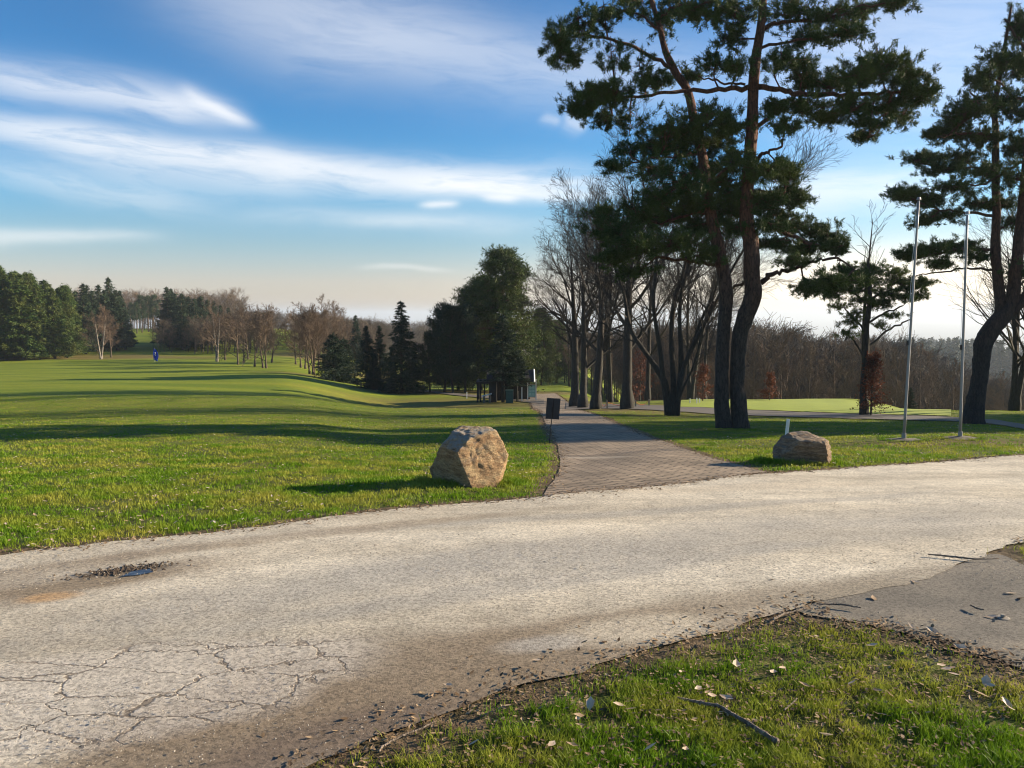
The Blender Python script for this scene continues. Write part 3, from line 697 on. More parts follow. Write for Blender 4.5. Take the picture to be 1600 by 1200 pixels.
def big_pine(name, base_px, Y, trunks, limbs, clumps, label, barkm, seed, twigs, group=None, dspread=1.5, leafm=None):
    rs = np.random.default_rng(seed); base = atd(base_px, Y)
    T = thing(name, base, label, 'pine tree', group)
    mt = MB(); skel = []
    for (pts, dyy) in trunks:
        path = traced(pts, base, Y, dyy, len(pts) * 6)
        # sink the foot into the ground and flare it
        if path[0, 2] < 0.5:
            foot = path[0].copy(); foot[2] = -0.25; path = np.vstack([foot, path])
        rad = path[:, 3].copy()
        hh_ = path[:, 2]; rad *= 1 + 0.18 * np.exp(-np.maximum(hh_, 0) / 0.35)
        mt.tube(path[:, :3], rad, 18, rough=0.045, rng=rs, lobes=.08)
        skel.append(path[len(path) // 3:, :3])
    mt.build('trunk', barkm, T, smooth=True)
    ml = MB()
    for (pts, t0, t1) in limbs:
        dd = np.linspace(t0, t1, len(pts)) + np.r_[0, rs.normal(0, .06, len(pts) - 1)]
        path = traced(pts, base, Y, dd, len(pts) * 4)
        path[1:-1, :3] += rs.normal(0, .025, (len(path) - 2, 3))
        ml.tube(path[:, :3], np.maximum(path[:, 3], .010), 8, rough=.05, rng=rs); skel.append(path[3:, :3])
    skel = np.concatenate(skel)
    cl = []
    for (px, py, rx, ry, den) in clumps:
        near = skel[np.argmin([np.hypot(*(pix(px, py, Y)[[0, 2]] - base[[0, 2]] - s[[0, 2]])) for s in skel])]
        dy_ = float(np.clip(near[1] + rs.normal(0, .45), -dspread * 1.6, dspread * 1.6)) if den >= .6 else float(rs.uniform(-dspread, dspread))
        c = pix(px, py, Y + dy_) - base; k = Y / F
        cl.append((c, (rx * k, max(rx, ry) * k * .8, ry * k), den))
    sg = Segs(); mc = MB(); crown(mc, sg, skel, cl, rs, twigs=twigs, tufts=6, nn=16, nl=.11, nw=.017, tl=(.70, 1.0), rag=True)
    sg.into(ml, 4); ml.build('branches', barkm, T, smooth=True); mc.build('crown', leafm or M_pine, T)
    return T

PINE_TR = [([(1131, 672, 24), (1127, 630, 22), (1127, 592, 21), (1129, 527, 20), (1134, 462, 21), (1124, 397, 19), (1108, 325, 17), (1099, 255, 15), (1085, 195, 14), (1075, 144, 12.5), (1054, 111, 12), (1039, 78, 10), (1030, 39, 8), (1018, 0, 7), (1006, -60, 6), (1000, -130, 3)],
            [0, 0, .0, 0, 0, .1, .2, .35, .5, .6, .7, .8, .9, 1.0, 1.1, 1.2]),
           ([(1156, 672, 27), (1153, 630, 24), (1151, 592, 22), (1155, 527, 23), (1164, 495, 25), (1176, 462, 26), (1174, 430, 24), (1173, 381, 23), (1166, 345, 21), (1167, 285, 19), (1174, 210, 17), (1177, 135, 16), (1181, 90, 14), (1190, 30, 12), (1193, -30, 10), (1199, -120, 8), (1206, -260, 4)],
            [.05, .05, .05, 0, -.05, -.1, -.1, -.1, -.1, -.1, 0, 0, 0, 0, 0, 0, 0])]
PINE_LB = [([(1054, 111, 7), (1015, 87, 6), (976, 69, 5), (940, 58, 4.5), (895, 57, 3.5), (862, 62, 2)], .7, -.4),
           ([(1168, 136, 8), (1120, 141, 7), (1075, 142, 6), (1030, 147, 5), (1000, 150, 4.5), (955, 156, 4), (915, 168, 2)], 0, -.8),
           ([(1164, 132, 4), (1140, 131, 3.5), (1100, 122, 2.5), (1070, 118, 1.5)], 0, .8),
           ([(1185, 136, 9), (1219, 140, 8), (1255, 147, 8), (1300, 148, 7), (1345, 147, 6), (1375, 145, 5), (1420, 141, 4), (1450, 132, 2)], 0, -1.0),
           ([(1185, 196, 7), (1201, 183, 6), (1210, 168, 5), (1234, 156, 4), (1262, 160, 2)], 0, .8),
           ([(1192, 46, 7), (1216, 36, 6), (1250, 33, 5), (1295, 30, 4), (1345, 10, 3), (1400, 4, 2)], 0, .9),
           ([(1188, 75, 5), (1222, 67, 4), (1249, 63, 4), (1290, 58, 3), (1340, 45, 2)], 0, -.6),
           ([(1181, 247, 7), (1198, 238, 5), (1222, 229, 3)], 0, -.3),
           ([(1116, 414, 6), (1096, 410, 6), (1067, 407, 5), (1031, 401, 4), (1000, 390, 3.5), (965, 372, 2)], .1, -.9),
           ([(1163, 440, 5), (1142, 452, 4), (1120, 470, 3), (1105, 476, 2)], 0, 1.2),
           ([(1189, 442, 9), (1207, 428, 7), (1230, 422, 6), (1256, 414, 5), (1285, 404, 4), (1315, 408, 3), (1335, 420, 2)], 0, -1.2),
           ([(1183, 352, 8), (1226, 362, 6), (1275, 386, 5), (1301, 389, 4), (1330, 394, 2)], 0, .7),
           ([(1301, 391, 4), (1308, 402, 3), (1311, 412, 2)], .6, .6),
           ([(1108, 330, 5), (1075, 338, 4), (1040, 346, 4), (1000, 350, 3), (955, 352, 2)], .2, .9),
           ([(1090, 240, 5), (1060, 243, 4), (1020, 248, 3), (985, 255, 2)], .3, -.5),
           ([(1034, 50, 5), (1010, 30, 4), (980, 15, 3), (935, 12, 2)], .8, 1.6),
           ([(1028, 30, 4), (1050, 12, 3), (1080, 5, 2)], .9, .3),
           ([(1192, 0, 6), (1160, -10, 5), (1120, 0, 4), (1085, 12, 2)], 0, -.8),
           ([(1170, 250, 5), (1140, 262, 4), (1100, 285, 4), (1060, 292, 2)], 0, -1.2),
           ([(1168, 300, 6), (1200, 300, 5), (1232, 308, 4), (1256, 305, 2)], 0, .5)]
PINE_CL = [(905, 45, 42, 34, .8), (872, 62, 24, 32, .9), (885, 95, 30, 16, .5), (945, 22, 52, 24, .7), (990, 8, 46, 24, .7), (955, 85, 52, 30, .42), (1000, 105, 48, 24, .45), (1035, 30, 34, 30, .6), (1070, 10, 40, 26, .8),
           (920, 150, 38, 22, 1.1), (960, 148, 46, 20, 1.0), (905, 170, 28, 16, .9), (985, 185, 52, 26, .45), (1020, 128, 44, 14, .7), (940, 190, 34, 16, .5), (1075, 118, 40, 14, .5), (1040, 200, 50, 22, .6),
           (1100, 182, 50, 24, 1.1), (1060, 228, 48, 24, 1.0), (1115, 222, 48, 26, 1.1), (985, 235, 40, 26, .45), (955, 258, 30, 14, .4), (1140, 195, 34, 24, 1.0), (1020, 262, 50, 20, .7), (1100, 262, 50, 22, 1.1), (1150, 250, 36, 22, 1.0),
           (1095, 14, 50, 26, 1.1), (1150, 20, 48, 28, 1.0), (1140, 60, 36, 26, .7), (1120, 92, 30, 18, .5), (1155, 100, 26, 18, .5), (1235, 18, 54, 30, 1.2), (1295, 25, 52, 26, 1.1), (1340, 20, 46, 22, .9), (1400, 4, 40, 12, .8), (1265, 58, 50, 18, .9), (1320, 50, 40, 14, .7), (1220, 95, 44, 26, .8), (1255, 100, 30, 20, .5),
           (1375, 98, 50, 28, 1.2), (1415, 120, 44, 34, 1.2), (1440, 145, 32, 24, 1.1), (1345, 118, 46, 26, 1.1), (1300, 128, 38, 20, .9), (1325, 165, 50, 20, 1.1), (1390, 165, 50, 22, 1.1), (1360, 198, 38, 14, .6), (1345, 215, 26, 8, .5), (1405, 190, 26, 12, .5), (1262, 124, 36, 20, .9), (1262, 162, 42, 18, .9), (1228, 196, 38, 18, .5), (1290, 185, 30, 14, .6), (1212, 170, 26, 16, .7),
           (1190, 268, 42, 16, 1.1), (1228, 275, 32, 18, .8), (1130, 285, 48, 24, 1.0), (1065, 285, 54, 24, 1.0), (1205, 312, 44, 18, .8), (1245, 312, 26, 9, .8), (1180, 320, 40, 20, .8), (1215, 335, 44, 12, .6),
           (1000, 335, 56, 26, 1.2), (960, 362, 46, 24, 1.2), (1050, 335, 48, 26, 1.2), (945, 335, 30, 18, .8), (1000, 385, 52, 22, 1.1), (1060, 375, 44, 20, 1.0), (960, 400, 36, 16, .9), (985, 425, 40, 18, .6), (1090, 350, 34, 24, .9),
           (1130, 330, 46, 22, 1.0), (1090, 315, 40, 20, 1.0), (1150, 305, 40, 20, 1.0), (1105, 395, 36, 20, .7), (1030, 310, 40, 20, .9), (1225, 262, 30, 12, .8), (1075, 205, 44, 20, .9), (1030, 230, 40, 16, .7), (1150, 355, 36, 20, .8), (1210, 380, 40, 12, .8), (1235, 300, 30, 10, .8),
           (1235, 352, 46, 16, 1.1), (1285, 366, 44, 20, 1.1), (1310, 385, 24, 14, .9), (1255, 388, 40, 12, .9), (1200, 350, 38, 14, .8), (1300, 440, 42, 16, 1.1), (1268, 452, 30, 12, .8), (1335, 432, 34, 14, .9), (1240, 408, 30, 8, .5)]
big_pine('pine_tree', 1143, 22.6, PINE_TR, PINE_LB, PINE_CL, 'tall twin-trunk pine with reddish upper bark beside the brick path', M_bark_pine, 11, 66)

RP_TR = [([(1519, 660, 30), (1524, 625, 25), (1530, 592, 23), (1533, 560, 24), (1537, 535, 26), (1550, 512, 27), (1566, 495, 25), (1580, 474, 20), (1585, 434, 17), (1592, 380, 16), (1599, 317, 15), (1606, 240, 13), (1612, 150, 11), (1620, 60, 8), (1624, -20, 4)], None),
         ([(1560, 500, 20), (1564, 482, 17), (1560, 445, 15), (1555, 390, 14), (1557, 330, 12), (1555, 270, 11), (1556, 210, 9), (1554, 170, 8), (1562, 120, 7), (1572, 60, 5), (1580, 10, 3)], [0, .1, .2, .3, .4, .5, .6, .6, .6, .6, .6]),
         ([(1572, 492, 20), (1592, 476, 15), (1615, 452, 14), (1650, 420, 12), (1680, 370, 9), (1700, 300, 5)], [0, -.1, -.3, -.5, -.7, -.9])]
RP_LB = [([(1550, 337, 5), (1511, 333, 4), (1475, 328, 3), (1440, 318, 2)], .4, -.5), ([(1550, 390, 5), (1519, 388, 4.5), (1497, 390, 4), (1445, 401, 2)], .3, -.8),
         ([(1552, 421, 4), (1511, 419, 3), (1475, 425, 2.5), (1431, 431, 1.5)], .3, .9), ([(1555, 270, 5), (1520, 262, 4), (1480, 262, 3), (1430, 252, 2)], .5, 1.2),
         ([(1555, 215, 5), (1520, 208, 4), (1490, 210, 3), (1465, 214, 2)], .6, -.4), ([(1556, 180, 5), (1530, 160, 4), (1515, 140, 2)], .6, 1.2),
         ([(1606, 250, 6), (1580, 262, 4), (1540, 286, 3), (1500, 290, 2)], 0, -1), ([(1612, 160, 6), (1585, 150, 4), (1550, 120, 2)], 0, -1),
         ([(1594, 372, 5), (1620, 360, 4), (1650, 350, 2)], 0, -.5), ([(1555, 360, 4), (1580, 350, 3), (1600, 348, 2)], .4, 1.0), ([(1615, 95, 6), (1590, 60, 4), (1570, 30, 3)], 0, 0.5)]
RP_CL = [(1592, 40, 24, 34, 1.1), (1560, 95, 40, 26, 1.2), (1535, 125, 30, 22, 1.1), (1590, 100, 40, 40, 1.2), (1520, 165, 40, 22, 1.2), (1560, 160, 44, 26, 1.2), (1600, 175, 44, 34, 1.2), (1500, 185, 30, 14, 1.0), (1490, 208, 44, 14, 1.1), (1460, 206, 22, 8, .8), (1540, 215, 46, 20, 1.1),
         (1590, 230, 40, 26, 1.1), (1500, 245, 50, 12, .9), (1440, 246, 42, 11, 1.1), (1478, 262, 42, 13, 1.0), (1540, 268, 50, 16, .9), (1590, 280, 40, 22, 1.0), (1415, 302, 34, 11, 1.2), (1450, 312, 36, 15, 1.1), (1495, 290, 50, 14, .9), (1480, 335, 44, 13, .8), (1530, 318, 40, 12, .7), (1445, 345, 30, 10, .6),
         (1590, 345, 40, 14, .8), (1560, 320, 30, 14, .6), (1445, 392, 44, 13, 1.2), (1495, 386, 46, 12, 1.1), (1420, 398, 24, 9, .8), (1470, 412, 34, 8, .5), (1530, 400, 30, 9, .5), (1625, 330, 50, 26, 1.0), (1640, 240, 50, 40, 1.0), (1640, 140, 50, 50, 1.0), (1630, 40, 50, 50, 1.0), (1690, 300, 60, 40, 1.0), (1600, 425, 44, 14, .5), (1650, 400, 50, 20, .8)]
big_pine('pine_tree', 1519, 27.2, RP_TR, RP_LB, RP_CL, 'leaning pine with forked trunk behind the flagpoles at the right edge', M_bark_pine_r, 12, 74)

# a young pine crown over a slim dark trunk behind the putting green
YP_TR = [([(1350, 645, 13), (1349, 600, 10), (1353, 555, 9), (1354, 510, 8), (1359, 470, 7), (1358, 430, 5), (1356, 405, 3)], None)]
YP_LB = [([(1354, 520, 4), (1335, 500, 3), (1320, 480, 2)], 0, .8), ([(1355, 505, 4), (1385, 488, 3), (1410, 478, 2)], 0, -.8), ([(1352, 560, 4), (1332, 530, 3), (1315, 515, 2)], 0, 0.5), ([(1353, 545, 4), (1390, 515, 3), (1425, 498, 2)], 0, .5), ([(1358, 468, 3), (1385, 455, 3), (1415, 448, 2)], 0, .3), ([(1358, 475, 3), (1330, 455, 3), (1300, 445, 2)], 0, .3)]
YP_CL = [(1300, 440, 26, 10, .9), (1320, 420, 26, 9, .8), (1360, 418, 30, 10, .9), (1395, 422, 28, 9, .8), (1440, 440, 24, 9, .9), (1415, 462, 26, 9, .8), (1350, 468, 34, 9, .8), (1380, 472, 24, 8, .6), (1300, 462, 22, 8, .7), (1340, 490, 26, 9, .5), (1395, 492, 22, 8, .4), (1335, 430, 36, 14, 1.1), (1370, 438, 40, 16, 1.2), (1405, 440, 30, 13, 1.1), (1425, 448, 22, 8, .8), (1345, 452, 40, 12, 1.0), (1390, 458, 36, 12, 1.0), (1310, 450, 24, 10, .7), (1330, 502, 24, 12, .5), (1365, 478, 30, 10, .6), (1375, 508, 18, 8, .3), (1310, 480, 20, 10, .4), (1440, 462, 20, 8, .5), (1325, 520, 22, 9, .4)]
big_pine('young_pine_tree', 1350, 35.0, YP_TR, YP_LB, YP_CL, 'slim young pine with dark trunk and flat green crown standing by the putting green', M_bark_grey, 13, 46, dspread=1.0, leafm=foliage('young_pine_needles', (0.040, 0.075, 0.018), (0.080, 0.125, 0.026), (0.10, 0.13, 0.03), 0.6, 0.3, 0.9))

# --- bare trees
def grow(segs, p, d, L, r, lvl, rs, cfg):
    """recursive bare branch"""
    nseg = cfg['nseg'][lvl]; p = np.array(p, float); d = nrm(d)
    step = L / nseg; r1 = r
    for k in range(nseg):
        d = nrm(d + rs.normal(0, cfg['wander'], 3) + np.array([0, 0, cfg['up']]))
        q = p + d * step; r2 = max(cfg['rmin'], r * (1 - .72 * (k + 1) / nseg))
        segs.add(p, q, r1, r2)
        if lvl + 1 < len(cfg['nseg']) and (k >= (1 if lvl == 0 else 0)):
            for _ in range(cfg['kids'][lvl]):
                if rs.random() < cfg['prob']:
                    side = nrm(np.cross(d, rs.normal(0, 1, 3))); ang = rs.uniform(*cfg['ang'])
                    nd = d * math.cos(ang) + side * math.sin(ang)
                    f = rs.uniform(.3, 1); o = p + (q - p) * f
                    grow(segs, o, nd, L * rs.uniform(.42, .68) * (1 - .35 * k / nseg), r2 * .62, lvl + 1, rs, cfg)
        p = q; r1 = r2
CFG = dict(nseg=[6, 5, 4, 3], kids=[2, 2, 2], prob=.85, ang=(.35, .85), wander=.10, up=.07, rmin=.006)
def bare_tree_mesh(rs, H, spread=.35, stems=1, r=.16, cfg=CFG, lean=(0, 0), clear=.2, upper=10):
    """trunk mesh builder + twig mesh builder (local coordinates)"""
    mt = MB(); sg = Segs()
    for s in range(stems):
        a = rs.uniform(0, 2 * math.pi) + s * 2.4; out = (0.0 if stems == 1 else spread * .55)
        top = np.array([math.cos(a) * out * H * .55 + lean[0] * H, math.sin(a) * out * H * .5 + lean[1] * H, H * rs.uniform(.80, .95)])
        b = np.array([math.cos(a), math.sin(a), 0]) * (r * .5 if stems > 1 else 0)
        mid = b * .5 + top * np.array([.38, .38, .45]) + rs.normal(0, H * .018, 3)
        path = spline([b + [0, 0, -.2], b + [0, 0, .3], mid, top], 16); rs_ = r / math.sqrt(stems) * 1.15
        rad = rs_ * (1 - np.linspace(0, 1, 16)) ** .8 + .012; rad[:2] *= 1.35
        mt.tube(path, rad, 9, rough=.04, rng=rs)
        for k in range(upper):
            t = clear + (1 - clear) * ((k + rs.random()) / upper); f = t * 15; i = min(14, int(f)); o = path[i] + (path[i + 1] - path[i]) * (f - i)
            az_ = rs.uniform(0, 2 * math.pi); el_ = rs.uniform(.35, 1.05) + .3 * t
            d = np.array([math.cos(az_) * math.cos(el_), math.sin(az_) * math.cos(el_), math.sin(el_)])
            L = H * rs.uniform(.7, 1.15) * spread * (1.15 - .75 * t) + .4
            grow(sg, o, d, L, rad[i] * .55, 1 if upper > 14 else 0, rs, cfg)
    return mt, sg
def add_bare(name, base, label, group, rs, barkm, twigm, H, cat='bare tree', **kw):
    T = thing(name, base, label, cat, group); mt, sg = bare_tree_mesh(rs, H, **kw)
    mt.build('trunk', barkm, T, smooth=True); mc = MB(); sg.into(mc, 3); mc.build('crown', twigm, T); return T

# the many-stemmed tree between path and twin-trunk pine (traced stems)
def multi_stem():
    rs = np.random.default_rng(21); Y = 33.5; base = atd(1048, Y)
    T = thing('bare_tree', base, 'bare many-stemmed tree with stems fanning out from one dark base left of the twin-trunk pine', 'bare tree')
    stems = [[(1046, 643, 13), (1040, 605, 11), (1036, 592, 10), (1015, 560, 8), (992, 527, 7), (982, 501, 6), (975, 460, 5), (958, 410, 4), (940, 350, 2)],
             [(1043, 640, 9), (1036, 590, 8), (1031, 544, 7), (1023, 495, 6), (1021, 462, 6), (1026, 400, 5), (1012, 320, 3), (1000, 260, 2)],
             [(1052, 643, 12), (1052, 592, 9), (1049, 527, 8), (1054, 469, 7), (1067, 430, 6), (1077, 381, 5), (1090, 330, 4), (1085, 260, 2)],
             [(1055, 643, 10), (1063, 592, 9), (1064, 544, 8), (1062, 511, 6), (1064, 462, 6), (1076, 400, 5), (1060, 330, 3), (1050, 270, 2)],
             [(1058, 640, 9), (1066, 585, 8), (1080, 547, 7), (1099, 510, 6), (1120, 470, 5), (1150, 410, 4), (1195, 340, 3), (1225, 280, 2)],
             [(1062, 590, 6), (1078, 550, 6), (1096, 500, 5), (1117, 455, 4), (1135, 380, 3), (1150, 300, 2)],
             [(1060, 630, 4), (1068, 606, 4), (1082, 576, 3), (1092, 540, 3), (1098, 500, 2)]]
    mt = MB(); sg = Segs(); cfg = dict(CFG, nseg=[5, 4, 3], kids=[2, 2], rmin=.005)
    for s, st in enumerate(stems):
        dd = np.linspace(0, rs.uniform(-1.6, 1.6), len(st)); path = traced(st, base, Y, dd, len(st) * 4)
        path[0, 2] = min(path[0, 2], -.15) if s != 5 else path[0, 2]
        mt.tube(path[:, :3], path[:, 3], 9, rough=.04, rng=rs)
        m = len(path)
        for k in range(int(m * .35), m, 1):
            for _ in range(1 if k < m * .8 else 2):
                d = nrm(nrm(path[min(k + 1, m - 1), :3] - path[k - 1, :3]) * .9 + rs.normal(0, .55, 3))
                grow(sg, path[k, :3], d, rs.uniform(.9, 2.4), path[k, 3] * .45, 0, rs, cfg)
    mt.build('trunk', M_bark_grey, T, smooth=True); mc = MB(); sg.into(mc, 3); mc.build('crown', M_bark_grey, T)
multi_stem()

rs = np.random.default_rng(33)
MIDB = [  # px, Y, H, stems, spread, r, lean, label
    (898, 52, 11.6, 1, .46, .26, (-.03, 0), 'bare tree with branches fanning left beside the end of the brick path'),
    (911, 49.5, 12.0, 1, .40, .22, (-.01, .03), 'bare tree squeezed between two thicker trunks right of the notice board'),
    (931, 46, 13.0, 1, .42, .24, (.01, 0), 'bare tree with mossy trunk foot nearest the brick path edge'),
    (980, 44.5, 14.6, 1, .42, .27, (.01, 0), 'bare tree with one straight stout trunk in leaf litter beside the side path'),
    (955, 56, 14.5, 2, .40, .18, (.05, 0), 'slim bare tree in the grove behind the orange rope'),
    (1012, 58, 14.0, 1, .40, .16, (.02, 0), 'slim bare tree behind the left stems of the many-stemmed tree'),
    (1078, 54, 14.0, 2, .42, .17, (.05, 0), 'bare tree standing behind the white pegs right of the many-stemmed tree'),
    (1100, 60, 13.5, 1, .40, .14, (.05, 0), 'slim bare tree just left of the twin-trunk pine in the back of the grove')]
for k, (px, Y, H, st, sp_, r, ln, lab) in enumerate(MIDB):
    cfg = dict(CFG, nseg=[5, 4, 4, 3], kids=[2, 2, 2], prob=.8, rmin=.0055, up=.05)
    add_bare('bare_tree', atd(px, Y), lab, None, rs, M_bark_grey, M_bark_grey, H, stems=st, spread=sp_, r=r, lean=ln, cfg=cfg, clear=.28, upper=14)
# bare slender tree behind the young pine, its top showing above it
add_bare('bare_tree', atd(1352, 39), 'slender bare tree whose twiggy top shows above the flat crown of the young pine', None, rs, M_bark_grey, M_bark_grey, 10.6, stems=1, spread=.20, r=.10, cfg=dict(CFG, nseg=[4, 4, 3], kids=[1, 1], rmin=.006, up=.05), clear=.55, upper=12)
# bare trees at the right edge
add_bare('bare_tree', atd(1584, 38), 'bare forked tree behind the leaning pine at the right edge', None, rs, M_bark_grey, M_bark_grey, 9.0, stems=3, spread=.5, r=.22, cfg=dict(CFG, rmin=.006, nseg=[5, 4, 3], kids=[2, 1]), clear=.25, upper=12)
add_bare('bare_tree', atd(1640, 36), 'bare tree reaching into the right edge above the blue hills', None, rs, M_bark_grey, M_bark_grey, 10.0, stems=2, spread=.55, r=.16, lean=(-.25, 0), cfg=dict(CFG, rmin=.006, nseg=[5, 4, 3], kids=[2, 1]), clear=.25, upper=12)
# withered copper beech leaves around slim stems
def leafy(name, base, H, R, n, size, label, cat, seed, matl, z0=.1):
    rs = np.random.default_rng(seed); T = thing(name, base, label, cat); sg = Segs(); mt = MB()
    mt.tube([(0, 0, -.1), (0, .02, H * .4), (.03, 0, H)], [.05 * H / 3, .035 * H / 3, .01], 6)
    P = []; D = []
    for k in range(n):
        t = rs.random() ** .8; z = H * (z0 + (1 - z0) * t); a = rs.uniform(0, 2 * math.pi); L = R * (1 - t * .75) * rs.uniform(.5, 1.1)
        s = np.array([0, 0, z * .85]); e = np.array([math.cos(a) * L, math.sin(a) * L, z]); sg.add(s, e, .010, .004)
        m = 9; tt = rs.uniform(.2, 1, (m, 1)); P.append(s + (e - s) * tt + rs.normal(0, .06 * R, (m, 3))); D.append(rs.normal(0, 1, (m, 3)))
    mc = MB(); needles_mesh(mc, np.concatenate(P), np.concatenate(D), 3, size, size * .7, rs, 1.0)
    mb2 = MB(); sg.into(mt, 3); mt.build('trunk', M_bark_grey, T); mc.build('crown', matl, T); return T
leafy('beech_sapling', atd(1352, 34.6) + [.25, 0, 0], 2.9, .95, 170, .075, 'young beech with withered red-brown leaves round the foot of the slim young pine', 'beech sapling', 5, M_beechleaf)
leafy('beech_sapling', atd(1202, 52), 1.9, .85, 90, .08, 'copper-leaved beech bush beyond the putting green right of the twin-trunk pine', 'beech sapling', 6, M_beechleaf)
leafy('beech_sapling', atd(1098, 50), 2.4, 1.1, 60, .09, 'red-brown leafy beech bush behind the white pegs', 'beech sapling', 7, M_beechleaf)
leafy('beech_sapling', atd(1000, 62), 4.6, 2.0, 90, .09, 'orange-brown leafy young beech in the grove behind the orange rope', 'beech sapling', 8, M_beechleaf)

# --- local conifers
def spruce_mesh(rs, H, R, z0=.04, full=.85, tri=.26, dens=1.0):
    mt = MB(); mt.tube([(0, 0, -.2), (0, 0, H * .5), (0, 0, H * .98)], [.018 * H, .010 * H, .01], 7)
    mc = MB(); P = []; D = []; z = H * z0
    while z < H * .985:
        t = z / H; nb = 7 if t < .8 else 5
        for k in range(nb):
            a = rs.uniform(0, 2 * math.pi); L = R * (1 - t) ** full * rs.uniform(.65, 1.18) + .12
            m = int((5 + L * 15) * dens); s = rs.random((m, 1)) ** .7
            out = np.array([math.cos(a), math.sin(a), 0]); lat = np.array([-math.sin(a), math.cos(a), 0])
            droop = -0.42 * L * s ** 1.0 + .30 * L * s ** 3
            pos = out * L * s + lat * rs.normal(0, .13, (m, 1)) * L * (1.15 - s) + np.array([0, 0, 1.0]) * (droop - rs.random((m, 1)) * .14 * (1 + L * .3)) + [0, 0, z]
            P.append(pos); D.append(out * .8 + lat * rs.normal(0, .6, (m, 1)) + np.array([0, 0, -.25]) + rs.normal(0, .2, (m, 3)))
        z += H * .017 + .10
    P.append(np.array([[0, 0, H * .97]] * 6)); D.append(np.array([[0, 0, 1.0]] * 6) + rs.normal(0, .25, (6, 3)))
    needles_mesh(mc, np.concatenate(P), np.concatenate(D), 3, tri, tri * .30, rs, .35); return mt, mc
def pine_mesh(rs, H, R, cb=.25, ncl=34, tri=.30, den=1.0, flat=.42, conic=.55):
    mt = MB(); bend = rs.normal(0, .02 * H, 2)
    path = spline([(0, 0, -.2), (bend[0], bend[1], H * .45), (bend[0] * .5, 0, H * .96)], 14); mt.tube(path, np.linspace(.017 * H, .02, 14), 8, rough=.03, rng=rs)
    cl = []
    for k in range(ncl):
        t = cb + (1 - cb) * ((k + rs.random()) / ncl); a = k * 2.399 + rs.normal(0, .4)
        Rt = R * (1 - conic * ((t - cb) / (1 - cb)) ** 1.5) * math.sqrt(max(.05, 1 - max(0, t - .86) / .15)); rr = Rt * rs.uniform(.35, .85)
        cr = R * rs.uniform(.28, .46) * (1.1 - .4 * t)
        cl.append((np.array([math.cos(a) * rr, math.sin(a) * rr, t * H - cr * .2]), (cr, cr, cr * flat), den))
    sg = Segs(); mc = MB(); crown(mc, sg, path[4:], cl, rs, twigs=26, tufts=5, nn=5, nl=tri, nw=tri * .22, br=.05 * H / 12, up=.5); sg.into(mt, 3)
    return mt, mc
def protos(fn, n, seed, tm, cm, **kw):
    out = []
    for k in range(n):
        rs = np.random.default_rng(seed + k); mt, mc = fn(rs, **kw); a = mt.mesh('trunk', True); a.materials.append(tm)
        b = mc.mesh('crown') if isinstance(mc, MB) else None
        if b is None:
            q = MB(); mc.into(q, 3); b = q.mesh('crown')
        b.materials.append(cm); out.append((a, b))
    return out
def plant(name, proto, loc, label, cat, group, rot, s):
    T = thing(name, loc, label, cat, group, rot); T.scale = s if hasattr(s, '__len__') else (s, s, s)
    for nm, me in zip(('trunk', 'crown'), proto):
        o = bpy.data.objects.new(nm, me); C.objects.link(o); o.parent = T
    return T
rs = np.random.default_rng(5)
SPR = protos(spruce_mesh, 3, 100, M_bark_grey, M_spruce, H=10.0, R=2.1)
SPR_WIDE = protos(spruce_mesh, 2, 110, M_bark_grey, M_spruce, H=6.0, R=2.6, z0=.02, full=.62, tri=.24)
SPR_HUT = protos(spruce_mesh, 1, 170, M_bark_grey, M_spruce, H=10.0, R=2.5, z0=.30, full=.6, tri=.22, dens=1.4) + protos(spruce_mesh, 1, 171, M_bark_grey, M_spruce, H=6.5, R=1.9, z0=.36, full=.6, tri=.2, dens=1.4)
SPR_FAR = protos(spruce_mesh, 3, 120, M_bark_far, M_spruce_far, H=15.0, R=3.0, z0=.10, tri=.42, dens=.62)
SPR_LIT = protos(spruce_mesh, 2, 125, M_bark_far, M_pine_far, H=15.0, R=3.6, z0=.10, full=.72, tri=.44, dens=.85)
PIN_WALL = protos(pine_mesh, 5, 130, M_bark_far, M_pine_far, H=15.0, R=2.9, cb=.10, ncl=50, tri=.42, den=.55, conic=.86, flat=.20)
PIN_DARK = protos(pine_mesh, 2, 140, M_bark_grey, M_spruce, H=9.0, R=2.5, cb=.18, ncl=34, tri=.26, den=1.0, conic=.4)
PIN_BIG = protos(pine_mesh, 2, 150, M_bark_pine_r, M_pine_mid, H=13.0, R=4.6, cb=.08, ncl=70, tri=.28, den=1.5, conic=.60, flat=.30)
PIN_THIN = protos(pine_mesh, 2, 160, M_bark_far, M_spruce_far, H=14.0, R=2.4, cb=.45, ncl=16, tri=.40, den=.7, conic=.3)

def hfor(px, Y, top_py):
    """height of a tree standing at column px, distance Y whose top reaches row top_py"""
    b = atd(px, Y); return pix(px, top_py, Y)[2] - b[2]
def conifer(pro, px, Y, top, H0, label, group=None, name='spruce_tree', cat='spruce', wide=1.0):
    s = hfor(px, Y, top) / H0
    return plant(name, pro, atd(px, Y), label, cat, group, rs.uniform(0, 6.28), (s * wide, s * wide, s))
